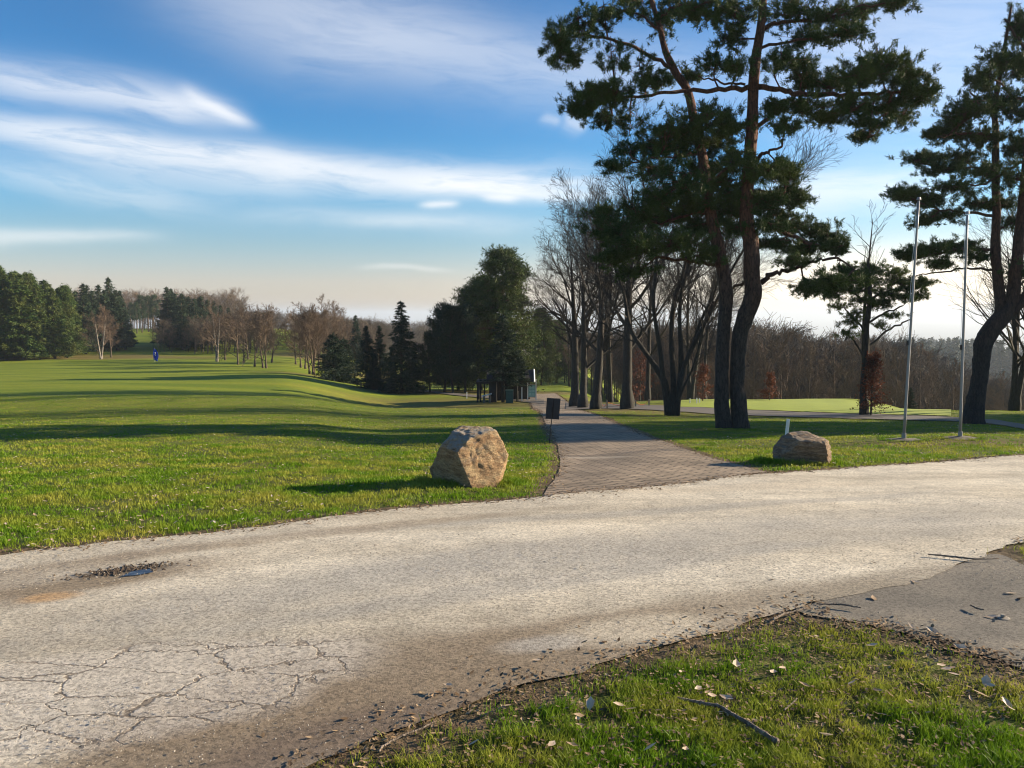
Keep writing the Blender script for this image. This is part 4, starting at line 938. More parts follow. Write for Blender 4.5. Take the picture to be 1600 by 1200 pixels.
# middle distance conifers in front of the valley
conifer(SPR_WIDE[0], 522, 84, 520, 6.0, 'broad bushy dark spruce standing alone at the left end of the conifer row', wide=1.15)
conifer(SPR_WIDE[1], 538, 87, 527, 6.0, 'smaller bushy spruce tucked against the right of the broad bushy spruce', wide=.9)
conifer(SPR[0], 574, 78, 508, 10.0, 'narrow dark spruce, left one of the close pair with pointed tops', wide=1.15)
conifer(SPR[1], 594, 80, 508, 10.0, 'narrow dark spruce, right one of the close pair with pointed tops', wide=1.0)
conifer(SPR[2], 584, 77, 548, 10.0, 'low dark spruce filling in at the foot of the close pair', wide=1.3)
conifer(SPR[0], 557, 130, 492, 10.0, 'greyish spruce farther off showing above the gap left of the narrow pair')
conifer(SPR[2], 628, 73, 470, 10.0, 'tallest pointed dark spruce of the conifer row with a thin spire top', wide=1.25)
conifer(SPR[1], 612, 75, 545, 10.0, 'low dark spruce at the left foot of the tallest pointed spruce', wide=1.3)
conifer(SPR[0], 648, 75, 535, 10.0, 'low dark spruce at the right foot of the tallest pointed spruce', wide=1.4)
conifer(PIN_DARK[0], 672, 74, 520, 9.0, 'dark low-crowned pine whose trunk stands first right of the spruces', name='pine_tree', cat='pine tree')
conifer(PIN_DARK[1], 694, 74, 474, 9.0, 'dark pine with bushy rounded top second from the spruces', name='pine_tree', cat='pine tree', wide=.9)
conifer(PIN_DARK[0], 708, 73, 480, 9.0, 'dark pine third from the spruces with merged crown', name='pine_tree', cat='pine tree', wide=.9)
conifer(PIN_DARK[1], 727, 73, 476, 9.0, 'dark pine standing last in the row before the timber hut', name='pine_tree', cat='pine tree', wide=.9)
conifer(PIN_BIG[0], 785, 76, 388, 13.0, 'largest spreading pine rising above the timber hut', name='pine_tree', cat='pine tree', wide=1.08)
conifer(PIN_BIG[1], 752, 80, 432, 13.0, 'spreading pine just left of the largest pine above the hut', name='pine_tree', cat='pine tree', wide=1.15)
conifer(PIN_BIG[0], 716, 79, 478, 13.0, 'lower spreading pine behind the row of dark trunks left of the hut', name='pine_tree', cat='pine tree', wide=1.2)
conifer(PIN_BIG[1], 845, 92, 482, 13.0, 'olive green pine behind the notice board', name='pine_tree', cat='pine tree', wide=.9)
conifer(PIN_BIG[0], 870, 105, 500, 13.0, 'olive green pine seen between the notice board and the first bare trunks', name='pine_tree', cat='pine tree', wide=.9)
conifer(SPR_HUT[0], 786, 60.3, 490, 10.0, 'very dark dense evergreen overhanging the roof of the timber hut', name='evergreen_tree', cat='evergreen tree', wide=1.15)
conifer(SPR_HUT[1], 808, 60.5, 545, 6.5, 'low dark evergreen leaning over the right end of the timber hut', name='evergreen_tree', cat='evergreen tree', wide=1.1)
conifer(SPR[1], 1422, 46, 605, 10.0, 'tiny spruce on the far side of the putting green behind the left flagpole', wide=1.6)

# pines just outside the right of the view, whose shade falls across the lawn and path
for (x_, y_, s_, k_) in ((31, 28.4, .95, 1), (36, 33.5, 1.0, 0), (50, 34, 1.15, 1), (60, 31.5, 1.1, 0)):
    plant('pine_tree', PIN_BIG[k_], (x_, y_, float(h(x_, y_))), 'spreading pine standing beyond the right edge of the view', 'pine tree', 'pines beyond the right edge', rs.uniform(0, 6.28), s_)
# wall of pines at the left
def row(pro, specs, group, label, name, cat, H0, wide=1.0, yj=0.0):
    for k, (px, Y, top) in enumerate(specs): conifer(pro[k % len(pro)], px, Y, top + rs.uniform(-8, 8), H0, label, group, name, cat, wide * rs.uniform(.92, 1.12))
row([SPR_LIT[0], SPR_LIT[1], PIN_WALL[0], SPR_LIT[0], SPR_LIT[1]], [(-60, 128, 405), (-40, 134, 410), (-20, 126, 415), (-4, 138, 418), (10, 128, 420), (24, 136, 424), (38, 128, 430), (50, 140, 428), (62, 130, 436), (74, 138, 438), (86, 132, 442), (97, 142, 444), (106, 136, 448),
               (4, 150, 418), (30, 152, 424), (56, 154, 432), (80, 156, 438), (100, 152, 444), (-30, 150, 412), (112, 144, 452)],
    'pines forming the dense wall at the left edge', 'tall sunlit pine in the dense green wall at the left edge', 'pine_tree', 'pine tree', 15.0, 1.1)
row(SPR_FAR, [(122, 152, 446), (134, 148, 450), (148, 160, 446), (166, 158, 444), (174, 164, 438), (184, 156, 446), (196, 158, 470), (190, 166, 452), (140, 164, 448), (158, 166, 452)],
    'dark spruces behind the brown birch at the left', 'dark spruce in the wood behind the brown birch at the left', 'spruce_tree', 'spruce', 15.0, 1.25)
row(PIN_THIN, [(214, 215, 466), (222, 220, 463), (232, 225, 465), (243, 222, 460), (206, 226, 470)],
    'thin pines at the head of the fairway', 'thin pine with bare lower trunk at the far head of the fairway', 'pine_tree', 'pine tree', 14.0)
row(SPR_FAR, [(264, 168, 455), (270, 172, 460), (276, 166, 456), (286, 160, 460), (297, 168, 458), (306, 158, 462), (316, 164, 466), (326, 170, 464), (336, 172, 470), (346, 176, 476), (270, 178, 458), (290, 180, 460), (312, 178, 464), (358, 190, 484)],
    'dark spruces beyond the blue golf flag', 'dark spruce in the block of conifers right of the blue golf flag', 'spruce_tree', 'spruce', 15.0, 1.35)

# bare brown trees of the far fairway edge
def bare_proto(rs, H, **kw): return bare_tree_mesh(rs, H, **kw)
FCFG = dict(CFG, nseg=[4, 4, 3, 2], kids=[2, 2, 2], rmin=.016, up=.06, wander=.12, prob=.9)
BR_FAR = protos(bare_proto, 4, 200, M_bark_brown, M_bark_brown, H=12.0, spread=.42, stems=1, r=.16, cfg=FCFG, clear=.16, upper=12)
BR_MULTI = protos(bare_proto, 2, 210, M_bark_brown, M_bark_brown, H=12.0, spread=.5, stems=4, r=.24, cfg=dict(FCFG, nseg=[4, 3, 3, 2]), clear=.2, upper=7)
BIR = protos(bare_proto, 2, 220, M_birch, M_bark_brown, H=12.0, spread=.46, stems=3, r=.30, cfg=dict(FCFG, nseg=[4, 3, 3, 2]), clear=.25, upper=8)
conifer(BIR[0], 158, 132, 488, 12.0, 'round-crowned brown birch with pale trunk in front of the dark spruces', name='birch_tree', cat='birch', wide=1.0)
conifer(BR_FAR[0], 174, 138, 498, 12.0, 'small brown bare tree on the right shoulder of the round-crowned birch', name='bare_tree', cat='bare tree', wide=1.0)
conifer(BIR[1], 339, 122, 486, 12.0, 'white-stemmed birch with forked trunk at the end of the dark conifer block', name='birch_tree', cat='birch', wide=1.0)
BT = [(372, 112, 486, 0), (381, 118, 490, 1), (398, 106, 492, 2), (388, 130, 484, 3), (411, 102, 488, 1), (416, 101, 490, 0), (352, 128, 490, 2), (425, 118, 482, 3)]
LB = ['just right of the white-stemmed birch', 'second right of the white-stemmed birch', 'with a thick twin-looking trunk in the middle of the loose group', 'behind the middle of the loose group', 'nearest the camera in the loose group', 'leaning close to the nearest one of the loose group', 'half hidden behind the white-stemmed birch', 'standing rightmost of the loose group beside the lit slope']
for (px, Y, top, k), lb in zip(BT, LB): conifer(BR_FAR[k], px, Y, top, 12.0, 'bare brown tree ' + lb, 'bare brown trees right of the blue golf flag', 'bare_tree', 'bare tree', 1.0)
BT = [(470, 108, 492, 2), (477, 106, 488, 3), (490, 92, 484, 0), (484, 93, 494, 1), (462, 116, 496, 1), (498, 118, 486, 2), (512, 122, 490, 0), (526, 140, 484, 3)]
LB = ['with pale trunk, left of the cluster beside the broad bushy spruce', 'with pale trunk close beside another, left of the broad bushy spruce', 'with several stems, nearest in the cluster by the broad bushy spruce', 'with thin trunk beside the many-stemmed one by the broad bushy spruce', 'leftmost and farther back in the cluster by the lit slope', 'behind the left edge of the broad bushy spruce', 'with several stems rising behind the broad bushy spruce', 'far behind the top of the broad bushy spruce']
for (px, Y, top, k), lb in zip(BT, LB): conifer(BR_FAR[k] if k else BR_MULTI[0], px, Y, top, 12.0, 'bare brown tree ' + lb, 'bare brown trees left of the conifer row', 'bare_tree', 'bare tree', 1.05)

# near rank of the brown wood beyond the putting green (right) -- individuals
WCFG = dict(CFG, nseg=[4, 4, 3, 2], kids=[2, 2, 2], rmin=.014, up=.10, wander=.10, prob=.85)
BR_WOOD = protos(bare_proto, 4, 230, M_bark_dusk, M_bark_dusk, H=16.0, spread=.26, stems=1, r=.17, cfg=WCFG, clear=.18, upper=14)
def topline(px): return float(np.interp(px, [860, 950, 1050, 1150, 1200, 1260, 1300, 1360, 1400, 1450, 1500, 1560, 1640, 1720], [520, 508, 504, 504, 502, 516, 524, 518, 530, 550, 572, 586, 594, 598]))
k = 0
for px in np.arange(870, 1720, 17):
    Y = 84 + rs.uniform(-6, 10) if px > 1060 else 96 + rs.uniform(-6, 12)
    pp = float(px + rs.uniform(-5, 5))
    conifer(BR_WOOD[k % 4], pp, Y, topline(px) + rs.uniform(-2, 22), 16.0, 'bare grey-brown tree at the near edge of the wood beyond the putting green', 'bare trees at the near edge of the valley wood', 'bare_tree', 'bare tree', .9); k += 1

# forest masses that read as one: many simple trees in one mesh
def simple_bare(rs, H, n=26):
    sg = Segs(); sg.add((0, 0, -.5), (0, 0, H * .85), .016 * H * .8, .03)
    for k in range(n):
        z = H * rs.uniform(.25, .85); a = rs.uniform(0, 6.28); L = H * rs.uniform(.16, .30); d = nrm([math.cos(a), math.sin(a), rs.uniform(.6, 1.6)])
        p = np.array([0, 0, z]); q = p + d * L; sg.add(p, q, .04, .025)
        for _ in range(4):
            o = p + (q - p) * rs.uniform(.3, 1); e = o + nrm(d + rs.normal(0, .5, 3)) * L * .5; sg.add(o, e, .03, .02)
            for _ in range(2):
                o2 = o + (e - o) * rs.uniform(.4, 1); sg.add(o2, o2 + nrm(d + rs.normal(0, .6, 3)) * L * .32, .022, .014)
    mb = MB(); sg.into(mb, 3); return np.concatenate(mb.v), np.concatenate(mb.q)
def simple_conifer(rs, H, n=420):
    t = rs.random(n) ** .75; z = H * (.12 + .88 * (1 - t)); R = H * .17 * t + .1; a = rs.uniform(0, 6.28, n); rr = R * rs.random(n) ** .4
    P = np.stack([np.cos(a) * rr, np.sin(a) * rr, z], -1); D = np.stack([np.cos(a), np.sin(a), -.3 + 0 * a], -1)
    mb = MB(); needles_mesh(mb, P, D, 2, H * .07, H * .035, rs, .4); return np.concatenate(mb.v), np.concatenate(mb.t)
def forest(name, protos_, pts, scales, matl, quads=True):
    mb = MB(); r_ = np.random.default_rng(9)
    for k, ((x, y), s) in enumerate(zip(pts, scales)):
        v, f = protos_[k % len(protos_)]; a = r_.uniform(0, 6.28); c, sn = math.cos(a), math.sin(a)
        w = np.stack([v[:, 0] * c - v[:, 1] * sn, v[:, 0] * sn + v[:, 1] * c, v[:, 2]], -1) * s + [x, y, float(h(x, y))]
        mb.add(w, quads=f) if quads else mb.add(w, tris=f)
    tag(mb.build(name, matl), kind='stuff')
rf = np.random.default_rng(77)
SB = [simple_bare(rf, 14.0) for _ in range(5)]; SCN = [simple_conifer(rf, 15.0) for _ in range(4)]
# right valley wood behind the near rank
pts = []; sca = []
for _ in range(620):
    Y = 100 + 90 * rf.random() ** 1.3; px = rf.uniform(860, 1740); p = atd(px, Y); H = hfor(px, Y, topline(px) + rf.uniform(0, 26)); 
    if H > 6: pts.append(p[:2]); sca.append(min(H, 30) / 14.0 * .97)
forest('valley_wood', SB, pts, sca, M_bark_dusk)
# brown wooded hill in the centre left
pts = []; sca = []
for _ in range(900):
    Y = 240 + 330 * rf.random(); px = rf.uniform(330, 900); p = atd(px, Y); tl_ = np.interp(px, [330, 400, 480, 560, 620, 700, 900], [484, 481, 486, 496, 498, 500, 498]); H = hfor(px, Y, tl_ + rf.uniform(-2, 20) + (580 - Y) * .02)
    if H > 5: pts.append(p[:2]); sca.append(min(H, 26) / 14.0 * .97)
forest('wooded_hill', SB, pts, sca, M_bark_brown)
# brown wood behind the loose trees along the right side of the fairway
pts = []; sca = []
for _ in range(800):
    px = rf.choice([rf.uniform(235, 424), rf.uniform(300, 424), rf.uniform(470, 600)]); Y = rf.uniform(150, 225); p = atd(px, Y); H = hfor(px, Y, np.interp(px, [235, 330, 380, 440, 500, 600], [500, 494, 488, 486, 490, 500]) + rf.uniform(-3, 26))
    if H > 4: pts.append(p[:2]); sca.append(min(H, 20) / 14.0 * .97)
forest('fairway_side_wood', SB, pts, sca, M_bark_brown)
# brown wood at the head of the fairway, left
pts = []; sca = []
for _ in range(260):
    Y = rf.uniform(235, 330); px = rf.uniform(100, 380); H = rf.uniform(9, 13); pts.append(atd(px, Y)[:2]); sca.append(H / 14.0)
forest('fairway_head_wood', SB, pts, sca, M_bark_brown)
# blue-green conifer hill far right, and behind everything
pts = []; sca = []
for _ in range(900):
    Y = rf.uniform(420, 900); px = rf.uniform(1180, 1900); p = atd(px, Y); H = hfor(px, Y, np.interp(px, [1180, 1380, 1480, 1600, 1900], [540, 528, 526, 532, 530]) + rf.uniform(0, 22))
    if H > 6: pts.append(p[:2]); sca.append(min(H, 34) / 15.0)
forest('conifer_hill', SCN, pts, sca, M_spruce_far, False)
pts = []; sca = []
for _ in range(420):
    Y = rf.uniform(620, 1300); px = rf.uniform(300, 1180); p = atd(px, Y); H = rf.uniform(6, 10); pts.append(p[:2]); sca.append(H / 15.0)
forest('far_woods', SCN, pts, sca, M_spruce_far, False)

# ------------------------------------------------------------------ boulders
def rock_material(name, warm, pale, dark, lichen, stretch, crackscale=3.0):
    m, gg, bs = mat(name); co = objco(gg); st = gg.mapping(co, rot=stretch[0], scale=stretch[1])
    n1 = gg.noise(st, 4.5, 8, 0.7, 0.5); n2 = gg.noise(st, 16, 7, 0.75); n3 = gg.noise(co, 45, 5, 0.8)
    col = gg.ramp(n1, [(0.30, dark), (0.45, warm), (0.60, pale), (0.75, warm)])
    col = gg.mix(1.0, col, gg.ramp(n2, [(0.34, 0.50), (0.5, 1.0), (0.68, 1.25)]), 'MULTIPLY')
    col = gg.mix(1.0, col, gg.ramp(n3, [(0.33, 0.7), (0.66, 1.25)]), 'MULTIPLY')
    geo = gg.new('ShaderNodeNewGeometry'); sp = gg.new('ShaderNodeSeparateXYZ'); gg.l.new(geo.outputs['Normal'], sp.inputs[0])
    lm = gg.math('MULTIPLY', gg.ramp(sp.outputs[2], [(0.35, 0.0), (0.75, 1.0)]), gg.ramp(gg.noise(co, 9, 6, 0.75), [(0.42, 0.0), (0.56, 1.0)]))
    col = gg.mix(gg.math('MULTIPLY', lm, 0.8), col, lichen)
    gg.put(bs.inputs['Base Color'], col); bs.inputs['Roughness'].default_value = 0.92
    bump(gg, bs, gg.math('ADD', gg.math('MULTIPLY', n2, 1.0), gg.math('MULTIPLY', n3, 0.4)), 0.9, 0.05); return m
def rock(name, px, Y, size, planes, seed, matl, label, strata=0.0, rot=0.0, sub=6, amp=.036):
    import bmesh
    bm = bmesh.new(); bmesh.ops.create_icosphere(bm, subdivisions=sub, radius=1.0)
    off = Vector((seed * 3.1, seed * 1.7, seed))
    for v in bm.verts:
        p = v.co.copy(); p *= 1 + .10 * mnoise.noise(p * 1.1 + off)
        for (nx, ny, nz, dd) in planes:
            n = Vector((nx, ny, nz)).normalized(); e = p.dot(n) - dd
            if e > 0: p -= n * e * 0.94
        q = p * 2.2 + off; f = mnoise.fractal(q, 0.8, 2.1, 6) * amp
        rg = abs(mnoise.noise(p * 3.1 + off * 2)); f -= (0.022 * max(0, .15 - rg) / .15) * (amp / .05)
        if strata: f += strata * (mnoise.noise(Vector((p.x * .7, p.y * .7, p.z * 9)) + off))
        f += .3 * amp * mnoise.fractal(p * 9 + off, .9, 2, 4)
        v.co = p + v.normal * f
    bm.normal_update()
    for v in bm.verts: v.co = Vector((v.co.x * size[0], v.co.y * size[1], v.co.z * size[2]))
    zmin = min(v.co.z for v in bm.verts)
    base = atd(px, Y)
    for v in bm.verts: v.co.z -= zmin + 0.10
    me = bpy.data.meshes.new(name); bm.to_mesh(me); bm.free(); me.materials.append(matl)
    for p in me.polygons: p.use_smooth = True
    o = bpy.data.objects.new(name, me); C.objects.link(o); o.location = tuple(base); o.rotation_euler = (0, 0, rot)
    tag(o, label, 'boulder'); return o
M_rock1 = rock_material('tan_sandstone', (0.36, 0.215, 0.105), (0.48, 0.34, 0.185), (0.15, 0.09, 0.05), (0.30, 0.30, 0.28, 1), ((0.2, 0.6, 0.2), (1.0, 1.0, 2.4)))
M_rock2 = rock_material('grey_brown_rock', (0.22, 0.14, 0.08), (0.36, 0.25, 0.145), (0.09, 0.06, 0.04), (0.17, 0.155, 0.13, 1), ((0, 0.05, 0), (0.7, 0.7, 3.0)))
R1 = at(732, 762)
rock('boulder', 733, R1[1] + .35, (.56, .46, .50), [(.50, -.80, .28, .60), (-.74, -.6, -.22, .56), (-.75, .1, .45, .70), (.85, .3, .35, .82), (-.05, -.25, 1, .78), (.95, -.1, -.25, .80), (0, 0, -1, .72), (-.35, -.5, .8, .76)], 3, M_rock1, 'large tan angular boulder with grey lichen top on the lawn left of the brick path')
R2 = at(1258, 727)
rock('boulder', 1258, R2[1] + .3, (.50, .42, .37), [(-.25, -1, -.12, .55), (.95, -.45, .15, .70), (0, -.3, 1, .72), (-.85, -.25, .45, .74), (.5, -.1, .85, .78), (0, 0, -1, .70), (-.6, -.8, -.3, .66)], 8, M_rock2, 'smaller dark layered boulder at the roadside on the right', strata=.055, rot=.05)

# ------------------------------------------------------------------ small things
M_white = plain('white_painted_wood', (0.74, 0.73, 0.70), 0.55, 0, .06)
M_black = plain('black_sign_back', (0.012, 0.014, 0.02), 0.55, 0, .1)
M_blackmetal = plain('black_steel_rod', (0.02, 0.02, 0.022), 0.45, .6, .1)
M_alu = plain('dull_aluminium', (0.27, 0.265, 0.26), 0.5, 0.4, .10, 3)
M_conc = plain('concrete_footing', (0.15, 0.125, 0.095), .9, 0, .25, 12)
M_wood_dk = plain('dark_stained_timber', (0.022, 0.018, 0.015), .75, 0, .4, 6)
M_roof = plain('dark_felt_roof', (0.035, 0.03, 0.03), .85, 0, .3, 8)
M_greyw = plain('weathered_timber', (0.30, 0.25, 0.19), .85, 0, .3, 12)
M_blue = foliage('blue_flag_cloth', (0.010, 0.05, 0.42), (0.012, 0.065, 0.50), (0.01, 0.04, 0.35), .6, .3)
M_teal = plain('teal_board_panel', (0.16, 0.36, 0.34), .3, 0, .15, 6)
M_rope = plain('orange_rope', (0.62, 0.20, 0.07), .7, 0, .1)
M_stick = bark('dead_stick_bark', (0.23, 0.18, 0.14), (0.3, 0.24, 0.19), -1, 1, 30, False)
M_green_bin = plain('dark_green_bin', (0.02, 0.08, 0.07), .5, 0, .1)

# black sign board seen from behind on a thin leaning stake
b = at(858, 694); T = thing('sign', b, 'blank black board on a thin dark stake beside the brick path, seen from behind', 'sign')
Yd = b[1]; k = Yd / F
top = pix(862, 655, Yd) - b; m = MB(); m.tube([(0, 0, -.1), tuple(top * .5), tuple(top)], [.010, .010, .010], 8); m.build('stake', M_blackmetal, T)
c = pix(864, 638.5, Yd) - b; m = MB(); m.box(c, (21.5 * k, .018, 33 * k), 0.08, 0, math.radians(4)); m.build('board', M_black, T)
m = MB(); m.box(c + [0, -.014, 0.0], (.03, .012, 30 * k), 0.08, 0, math.radians(4)); m.build('rail', M_blackmetal, T)
# white post behind the small boulder
b = at(1228, 700); m = MB(); kk = b[1] / F; m.tube([(0, 0, -.1), (.004, 0, 20 * kk), (.03, 0, 46 * kk)], [2.6 * kk, 2.6 * kk, 2.6 * kk], 10)
tag(m.build('marker_post', M_white, loc=b, smooth=False), 'white round marker post standing just behind the smaller dark boulder', 'post')
# flagpoles
def flagpole(px, py, topx, topy, label, seed):
    b = at(px, py); T = thing('flagpole', b, label, 'flagpole'); Y = b[1]; t = pix(topx, topy, Y) - b
    m = MB(); L = np.linspace(0, 1, 10); P = np.outer(L, t); m.tube(P - [0, 0, 0.02], np.linspace(.031, .022, 10), 14); m.build('pole', M_alu, T, smooth=True)
    m = MB(); m.tube([tuple(t - [0, 0, .0]), tuple(t + [0, 0, .05])], [.045, .030], 12); m.build('cap', M_alu, T)
    m = MB(); r_ = np.random.default_rng(seed); n = 14; th = np.linspace(0, 6.283, n, endpoint=False); rr = r_.uniform(.30, .46, n)
    V = np.stack([np.cos(th) * rr, np.sin(th) * rr * .8, 0 * th + .006], -1)
    V[:, 2] += [float(h(b[0] + v[0], b[1] + v[1]) - b[2]) for v in V]
    V2 = V.copy(); V2[:, 2] -= .15; V = np.vstack([V, V2, [[0, 0, .04]]])
    f = [(i, (i + 1) % n, 2 * n) for i in range(n)] + [((i + 1) % n, i, n + i) for i in range(n)] + [((i + 1) % n, n + i, n + (i + 1) % n) for i in range(n)]
    m.add(V, tris=f); m.build('footing', M_conc, T)
    m = MB(); a = np.linspace(0, 6.283, 7)[:-1]
    m.tube([(0, 0, 0.03), (0, 0, .14)], [.045, .042], 12); m.build('socket', M_alu, T)
    # halyard cleat
    q = t * .41; m = MB(); m.box(q + [-.06, -.03, 0], (.03, .03, .10)); m.build('cleat', M_blackmetal, T)
    m = MB(); m.tube([tuple(t * .985 + [-.055, -.03, 0]), tuple(t * .7 + [-.066, -.03, 0]), tuple(q + [-.07, -.03, 0])], [.004] * 3, 4); m.build('halyard', M_white, T)
flagpole(1412, 687, 1435.5, 312, 'left of the two bare grey flagpoles, standing nearer the small boulder', 1)
flagpole(1500, 684, 1511.5, 334, 'right of the two bare grey flagpoles, standing in front of the leaning pine', 2)
# golf flag
b = atd(242, 118); T = thing('golf_flag', b, 'small blue golf flag hanging from its stick far out on the green fairway', 'golf flag'); k = 118 / F
m = MB(); m.tube([(0, 0, -.1), (0, 0, 22 * k)], [.02, .02], 6); m.build('flagstick', M_white, T)
m = MB(); n = 9
for s_ in range(1):
    u = np.linspace(0, 1, n); V = []
    for i, t_ in enumerate(np.linspace(22 * k, 3.5 * k, 8)):
        w = (1.2 + 2.6 * math.sin(min(1, i / 7 * 1.15) * math.pi * .85) ) * k * 1.2
        for uu in u: V.append((w * (uu * 2 - .55) , .10 * math.sin(uu * 9 + i * .6), t_ - uu * .25))
    q = [(i * n + j, i * n + j + 1, (i + 1) * n + j + 1, (i + 1) * n + j) for i in range(7) for j in range(n - 1)]
    m.add(V, quads=q)
fl = m.build('flag', M_blue, T, smooth=True)
m = MB(); m.tube([(.12, -.16, 15 * k), (.22, -.17, 13.6 * k), (.10, -.17, 12 * k), (.24, -.17, 10.4 * k), (.15, -.16, 9.6 * k)], [.045] * 5, 5); m.build('emblem', M_white, fl)

# timber hut under the dark evergreens
Yh = 61.0; k = Yh / F; b = atd(795, Yh)
T = thing('timber_hut', b, 'dark timber hut with pitched roof and white bargeboards under the evergreens', 'hut')
xl, xr = (764 - 795) * k, (829 - 795) * k; wz = 30 * k * 1.05
m = MB(); m.box(((xl + 12 * k + xl) / 2, 1.0, wz / 2 - .1), (12 * k, 2.2, wz + .2)); m.box(((xl + 12 * k + xr) / 2, 1.9, wz / 2 - .1), (xr - xl - 12 * k, .4, wz + .2)); m.build('wall', M_wood_dk, T)
m = MB(); rh = 16 * k
V = [(xl - .2, -.3, wz), (xr + .25, -.3, wz), (xr + .25, 2.5, wz), (xl - .2, 2.5, wz), (xl - .2, 1.1, wz + rh), (xr + .25, 1.1, wz + rh)]
V2 = [(x_, y_, z_ + .07) for x_, y_, z_ in V]
m.add(V + V2, quads=[(6, 7, 11, 10), (8, 9, 10, 11), (0, 4, 5, 1), (2, 5, 4, 3), (0, 1, 7, 6), (2, 3, 9, 8), (0, 6, 10, 4), (4, 10, 9, 3), (1, 5, 11, 7), (5, 2, 8, 11)]); m.build('roof', M_roof, T)
for sgn in (-1, 1):
    m = MB(); y0 = 1.1 + sgn * 1.45; m.tube([(xr + .29, y0, wz + .0), (xr + .29, 1.1, wz + rh + .06)], [.07, .07], 4); m.build('bargeboard', M_white, T)
for xx in (787.5, 801, 809.5, 815.5):
    m = MB(); hh2 = {787.5: 28, 801: 17, 809.5: 17, 815.5: 23}[xx] * k; m.box(((xx - 795) * k, -.25, hh2 / 2 - .1), (.09, .09, hh2 + .2)); m.build('post', M_white if xx in (801, 815.5) else M_greyw, T)
for xx, yy in ((746, -.2), (750.5, .3), (756, 1.0), (746.5, 1.9)):
    m = MB(); m.box(((xx - 795) * k, yy, wz * .46), (.11, .11, wz * 1.0)); m.build('porch_post', M_wood_dk, T)
m = MB(); m.box(((755 - 795) * k, .8, wz * .97), (22 * k, 2.8, .12)); m.build('porch_beam', M_wood_dk, T)
b2 = atd(796, 59.8); m = MB(); m.box((0, 0, .45), (.55, .5, .9)); m.box((0, 0, .94), (.62, .56, .08)); m.box((.0, -.26, .7), (.4, .03, .12))
tag(m.build('litter_bin', M_green_bin, loc=b2), 'dark green bin standing between the posts of the timber hut', 'bin')
# little grey bench with white box in the porch
b2 = atd(761, 60.2); T = thing('bench', b2, 'small stone bench with pale top beside the porch of the timber hut', 'bench')
m = MB(); m.box((0, 0, .62), (.75, .4, .06), 0, 0, -.25); m.build('seat', M_white, T)
for s_ in (-.22, .22):
    m = MB(); m.box((s_, 0, .28), (.16, .34, .60)); m.build('leg', M_conc, T)
# notice board
Yn = 61.5; k = Yn / F; b2 = atd(831, Yn); T = thing('notice_board', b2, 'upright teal notice board between two white posts at the end of the brick path', 'notice board')
for s_ in (-6.5, 6.5):
    m = MB(); m.box((s_ * k, 0, 17 * k), (.08, .08, 34 * k)); m.build('post', M_white, T)
m = MB(); m.box((0, 0, 15.5 * k), (11.2 * k, .05, 19 * k)); m.build('panel', M_teal, T)
m = MB(); m.box((0, -.01, 4.6 * k), (12 * k, .05, .05)); m.box((0, -.01, 25.6 * k), (12 * k, .05, .05)); m.build('rail', M_greyw, T)
m = MB()
for j in range(3):
    for i in range(2): m.box(((i - .5) * 4.6 * k, -.032, (10 + j * 5.4) * k), (3.8 * k, .008, 4.4 * k))
m.build('notices', plain('pale_notice_paper', (0.30, 0.52, 0.50), .6, 0, .2, 20), T)
# timber stump post by the path's end, white pegs, orange rope barrier
def peg(px, Y, hpx, label, group=None, w=.06, matl=None, name='marker_peg', cat='peg'):
    b = atd(px, Y); m = MB(); m.box((0, 0, hpx * Y / F / 2 - .08), (w, w, hpx * Y / F + .16), .4)
    tag(m.build(name, matl or M_white, loc=b), label, cat, group)
peg(729.5, 65, 10, 'pale short post at the edge of the path left of the timber hut')
peg(1078, 47.5, 9, 'thin white peg, left one of the three right of the many-stemmed tree', None, .04)
peg(1088.5, 47, 10, 'white leaning peg, middle one of the three right of the many-stemmed tree', None, .05)
peg(1093, 47.6, 8, 'short white peg, right one of the three right of the many-stemmed tree', None, .05)
rp = [(940, 46.5), (948.5, 46), (993, 46.4), (1014, 46.8)]
T = thing('rope_barrier', atd(948, 46), 'low barrier of wooden stakes with sagging orange rope in the bare grove', 'rope barrier'); b0 = atd(948, 46)
prev = None
for px, Y in rp:
    b = atd(px, Y) - b0; hp = .40 if px != 948.5 else .52
    m = MB(); m.box(b + [0, 0, hp / 2 - .05], (.07, .07, hp + .1)); m.build('stake', M_greyw, T)
    t_ = b + [0, 0, hp * .8]
    if prev is not None:
        t = np.linspace(0, 1, 9)[:, None]; P = prev + (t_ - prev) * t - np.array([0, 0, .22]) * (4 * t * (1 - t)); m = MB(); m.tube(P, [.018] * 9, 5); m.build('rope', M_rope, T)
    prev = t_

# sticks
def stick(pts, label, seed, side=None):
    rs = np.random.default_rng(seed); P = []; R = []
    b = at(pts[0][0], pts[0][1])
    for (px, py, w) in pts:
        q = at(px, py) - b; q[2] += .03; P.append(q); R.append(w / 2 / F * b[1])
    P = spline(np.c_[np.array(P), R], len(pts) * 5); m = MB(); m.tube(P[:, :3] + rs.normal(0, .0012, (len(P), 3)), np.maximum(P[:, 3], .0015), 7, rough=.1, rng=rs)
    if side:
        for sd in side:
            Q = np.array([at(px, py) - b + [0, 0, .035] for px, py in sd]); Q = spline(Q, 8); m.tube(Q, np.linspace(.005, .002, 8), 5, rough=.1, rng=rs)
    tag(m.build('stick', M_stick, loc=b, smooth=True), label, 'stick')
stick([(1058, 1101, 4), (1090, 1107, 5), (1124, 1114, 6), (1140, 1124, 6), (1165, 1138, 7), (1190, 1155, 8), (1215, 1171, 9)], 'long bent grey stick lying across the foreground grass', 1)
stick([(1208, 977, 4), (1222, 968, 4), (1238, 964, 3), (1262, 958, 3)], 'short pale branch at the tip of the foreground grass', 2, [[(1232, 970), (1246, 983), (1260, 991)]])
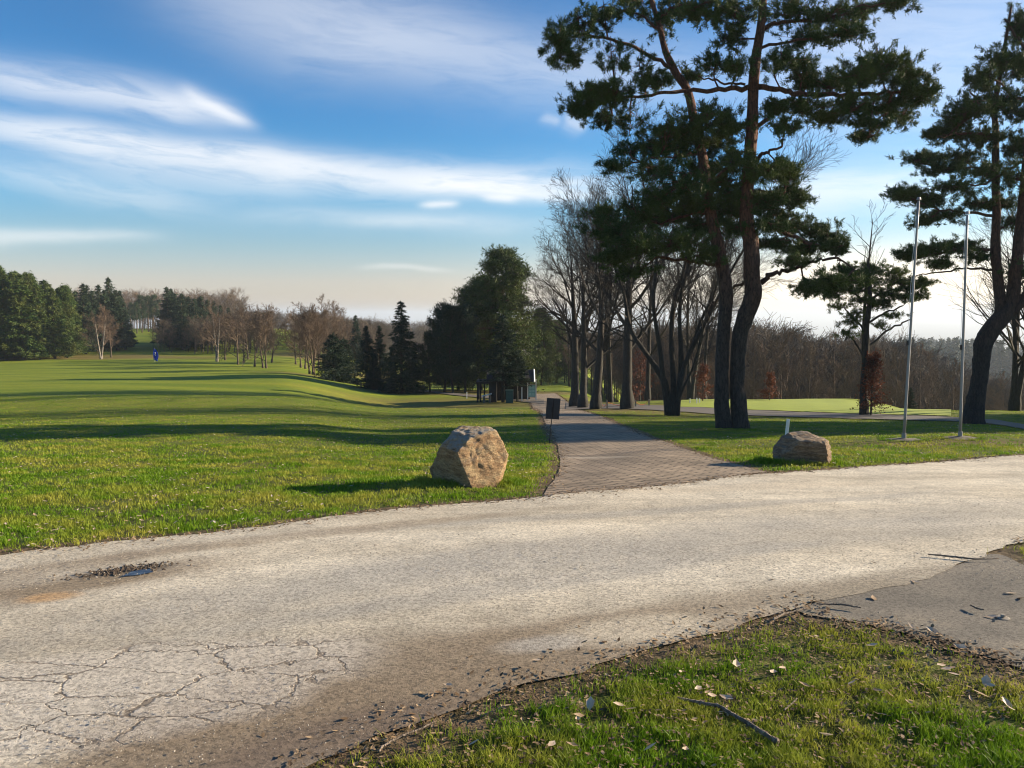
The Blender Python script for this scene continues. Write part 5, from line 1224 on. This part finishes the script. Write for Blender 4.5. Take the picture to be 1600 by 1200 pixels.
stick([(1275, 951, 2), (1310, 952, 3), (1345, 957, 2)], 'thin dark twig on the asphalt at the tip of the foreground grass', 3)
stick([(592, 1186, 4), (600, 1176, 4), (625, 1162, 3.5), (660, 1148, 3), (680, 1138, 2)], 'curved pale twig on the lower left edge of the foreground grass', 4)
stick([(1225, 1120, 2.5), (1236, 1110, 2.5), (1246, 1101, 2)], 'tiny straight twig in the middle of the foreground grass', 5)
stick([(1516, 953, 2), (1526, 958, 3), (1537, 961, 2)], 'little dark twig alone on the dark asphalt at the right', 6)
stick([(1450, 872, 2), (1490, 876, 3), (1530, 880, 2), (1560, 879, 1.5)], 'long thin dark twig on the road left of the grass tip at the right edge', 7)
# puddle in the pothole, mud around
M_water, gg, bs = mat('puddle_water'); bs.inputs['Base Color'].default_value = (0.03, 0.03, 0.03, 1); bs.inputs['Roughness'].default_value = .12
bump(gg, bs, gg.noise(objco(gg), 9, 3), .25, .02)
M_mud = plain('wet_mud', (0.085, 0.060, 0.040), .85, 0, .4, 25)
def blobsheet(name, px, py, rx, ry, rot, off, matl, seed, label=None):
    c = at(px, py); r_ = np.random.default_rng(seed); n = 40; th = np.linspace(0, 6.283, n, endpoint=False)
    rr = 1 + .22 * np.sin(th * 2 + seed) + .16 * np.sin(th * 3 + seed * 2) + .10 * np.sin(th * 7 + 1) + r_.normal(0, .05, n)
    u, v = np.cos(th) * rr * rx, np.sin(th) * rr * ry; x = c[0] + u * math.cos(rot) - v * math.sin(rot); y = c[1] + u * math.sin(rot) + v * math.cos(rot)
    z = h(x, y) + off; zc = float(h(c[0], c[1])) + off
    if name == 'puddle': z = np.full(n, zc)
    m = MB(); m.add(np.vstack([np.stack([x, y, z], -1), [[c[0], c[1], zc]]]), tris=[(i, (i + 1) % n, n) for i in range(n)]); o = m.build(name, matl); tag(o, kind='structure')
    if o.data.polygons[0].normal.z < 0: o.data.flip_normals()
blobsheet('puddle', 217, 899, .11, .045, .55, .019, M_water, 5)
def clods():
    r_ = np.random.default_rng(61); c = at(195, 893); n = 380; t = r_.normal(0, 1, (n, 2)) * [.15, .05]; ca, sa = math.cos(.52), math.sin(.52)
    x = c[0] + t[:, 0] * ca - t[:, 1] * sa; y = c[1] + t[:, 0] * sa + t[:, 1] * ca; w = at(217, 899); ok = np.hypot((x - w[0]), (y - w[1]) * 1.8) > .12; x, y = x[ok], y[ok]; n = len(x)
    o = np.array([[1, 0, 0], [-1, 0, 0], [0, 1, 0], [0, -1, 0], [0, 0, .8], [0, 0, -.6]], float); sz = r_.uniform(.004, .015, n)
    v = o[None] * sz[:, None, None] * r_.uniform(.5, 1.4, (n, 6, 1)) + np.stack([x, y, h(x, y) + .014], -1)[:, None, :]
    f = np.array([[0,2,4],[2,1,4],[1,3,4],[3,0,4],[2,0,5],[1,2,5],[3,1,5],[0,3,5]]); mb = MB(); mb.add(v.reshape(-1, 3), tris=((np.arange(n) * 6)[:, None, None] + f[None]).reshape(-1, 3))
    tag(mb.build('soil_crumbs', M_mud), kind='stuff')
clods()
# iron cap set in the asphalt
b = at(1567, 968); m = MB(); m.tube([(0, 0, -.02), (0, 0, .004), (0, 0, .006)], [.036, .036, .026], 20); m.tube([(0, 0, .010), (0, 0, .022)], [.014, .012], 8)
tag(m.build('survey_cap', plain('pale_worn_iron', (0.30, .26, .21), .7, .2, .2, 40), loc=b + [0, 0, .008]), 'small round pale cap set flush in the dark asphalt at the right', 'cap')

# individual big leaves in the foreground grass and on the asphalt
leaf_me = []
for k in range(6):
    r_ = np.random.default_rng(300 + k); v = leaf_verts(1, r_, .021)[0]; mb = MB(); mb.add(v, tris=LT); me = mb.mesh('leaf'); me.materials.append(M_leaf_pale if k % 3 else M_leaf); leaf_me.append(me)
LEAVES = [(1060, 1056), (1063, 1062), (1090, 1090), (1105, 1096), (1112, 1100), (1135, 1104), (1140, 1103), (1194, 1096), (1208, 1065), (1257, 1084), (1276, 1006), (1362, 1020), (1370, 1092), (1222, 1056), (1150, 1052), (1462, 1046), (1470, 1052), (1478, 1058), (1487, 1056), (1490, 1066), (1500, 1024), (1504, 1032), (1540, 1078), (1546, 1084), (1532, 1098), (1568, 1106), (1572, 1114), (1516, 1106), (1580, 1122),
          (1400, 978), (1408, 983), (1424, 982), (1457, 990), (1552, 975), (1548, 967), (1430, 912), (1365, 938), (1280, 985), (903, 1139), (907, 1148), (862, 1178), (922, 1114), (905, 1132), (740, 1176), (700, 1085), (787, 1120), (793, 1117), (967, 1115), (984, 1122), (1015, 1183), (1071, 1188), (895, 1180), (1240, 1034), (1580, 930), (1595, 938), (1330, 1080), (1290, 1165), (1420, 1112), (1120, 1010), (838, 1044)]
for k, (px, py) in enumerate(LEAVES):
    b = at(px, py); o = bpy.data.objects.new('fallen_leaf', leaf_me[k % 6]); C.objects.link(o); r_ = random.Random(k)
    o.location = (b[0], b[1], b[2] + .042 if py > 990 else b[2] + .014); o.rotation_euler = (r_.uniform(-.3, .3), r_.uniform(-.3, .3), r_.uniform(0, 6.28)); s = r_.uniform(.9, 1.6); o.scale = (s, s, s)
    tag(o, 'small dry fallen leaf lying on the foreground grass or asphalt', 'leaf', 'dry leaves scattered in the foreground')

# ------------------------------------------------------------------ haze
mh = bpy.data.materials.new('haze'); mh.use_nodes = True; gg = NG(mh.node_tree); gg.n.clear()
pv = gg.new('ShaderNodeVolumePrincipled'); pv.inputs['Color'].default_value = (0.80, 0.89, 1.0, 1); pv.inputs['Density'].default_value = 0.00024
pv.inputs['Anisotropy'].default_value = 0.2
oo = gg.new('ShaderNodeOutputMaterial'); gg.l.new(pv.outputs[0], oo.inputs['Volume'])
m = MB(); m.box((0, 0, -80), (50000, 50000, 240)); tag(m.build('haze', mh), kind='stuff')
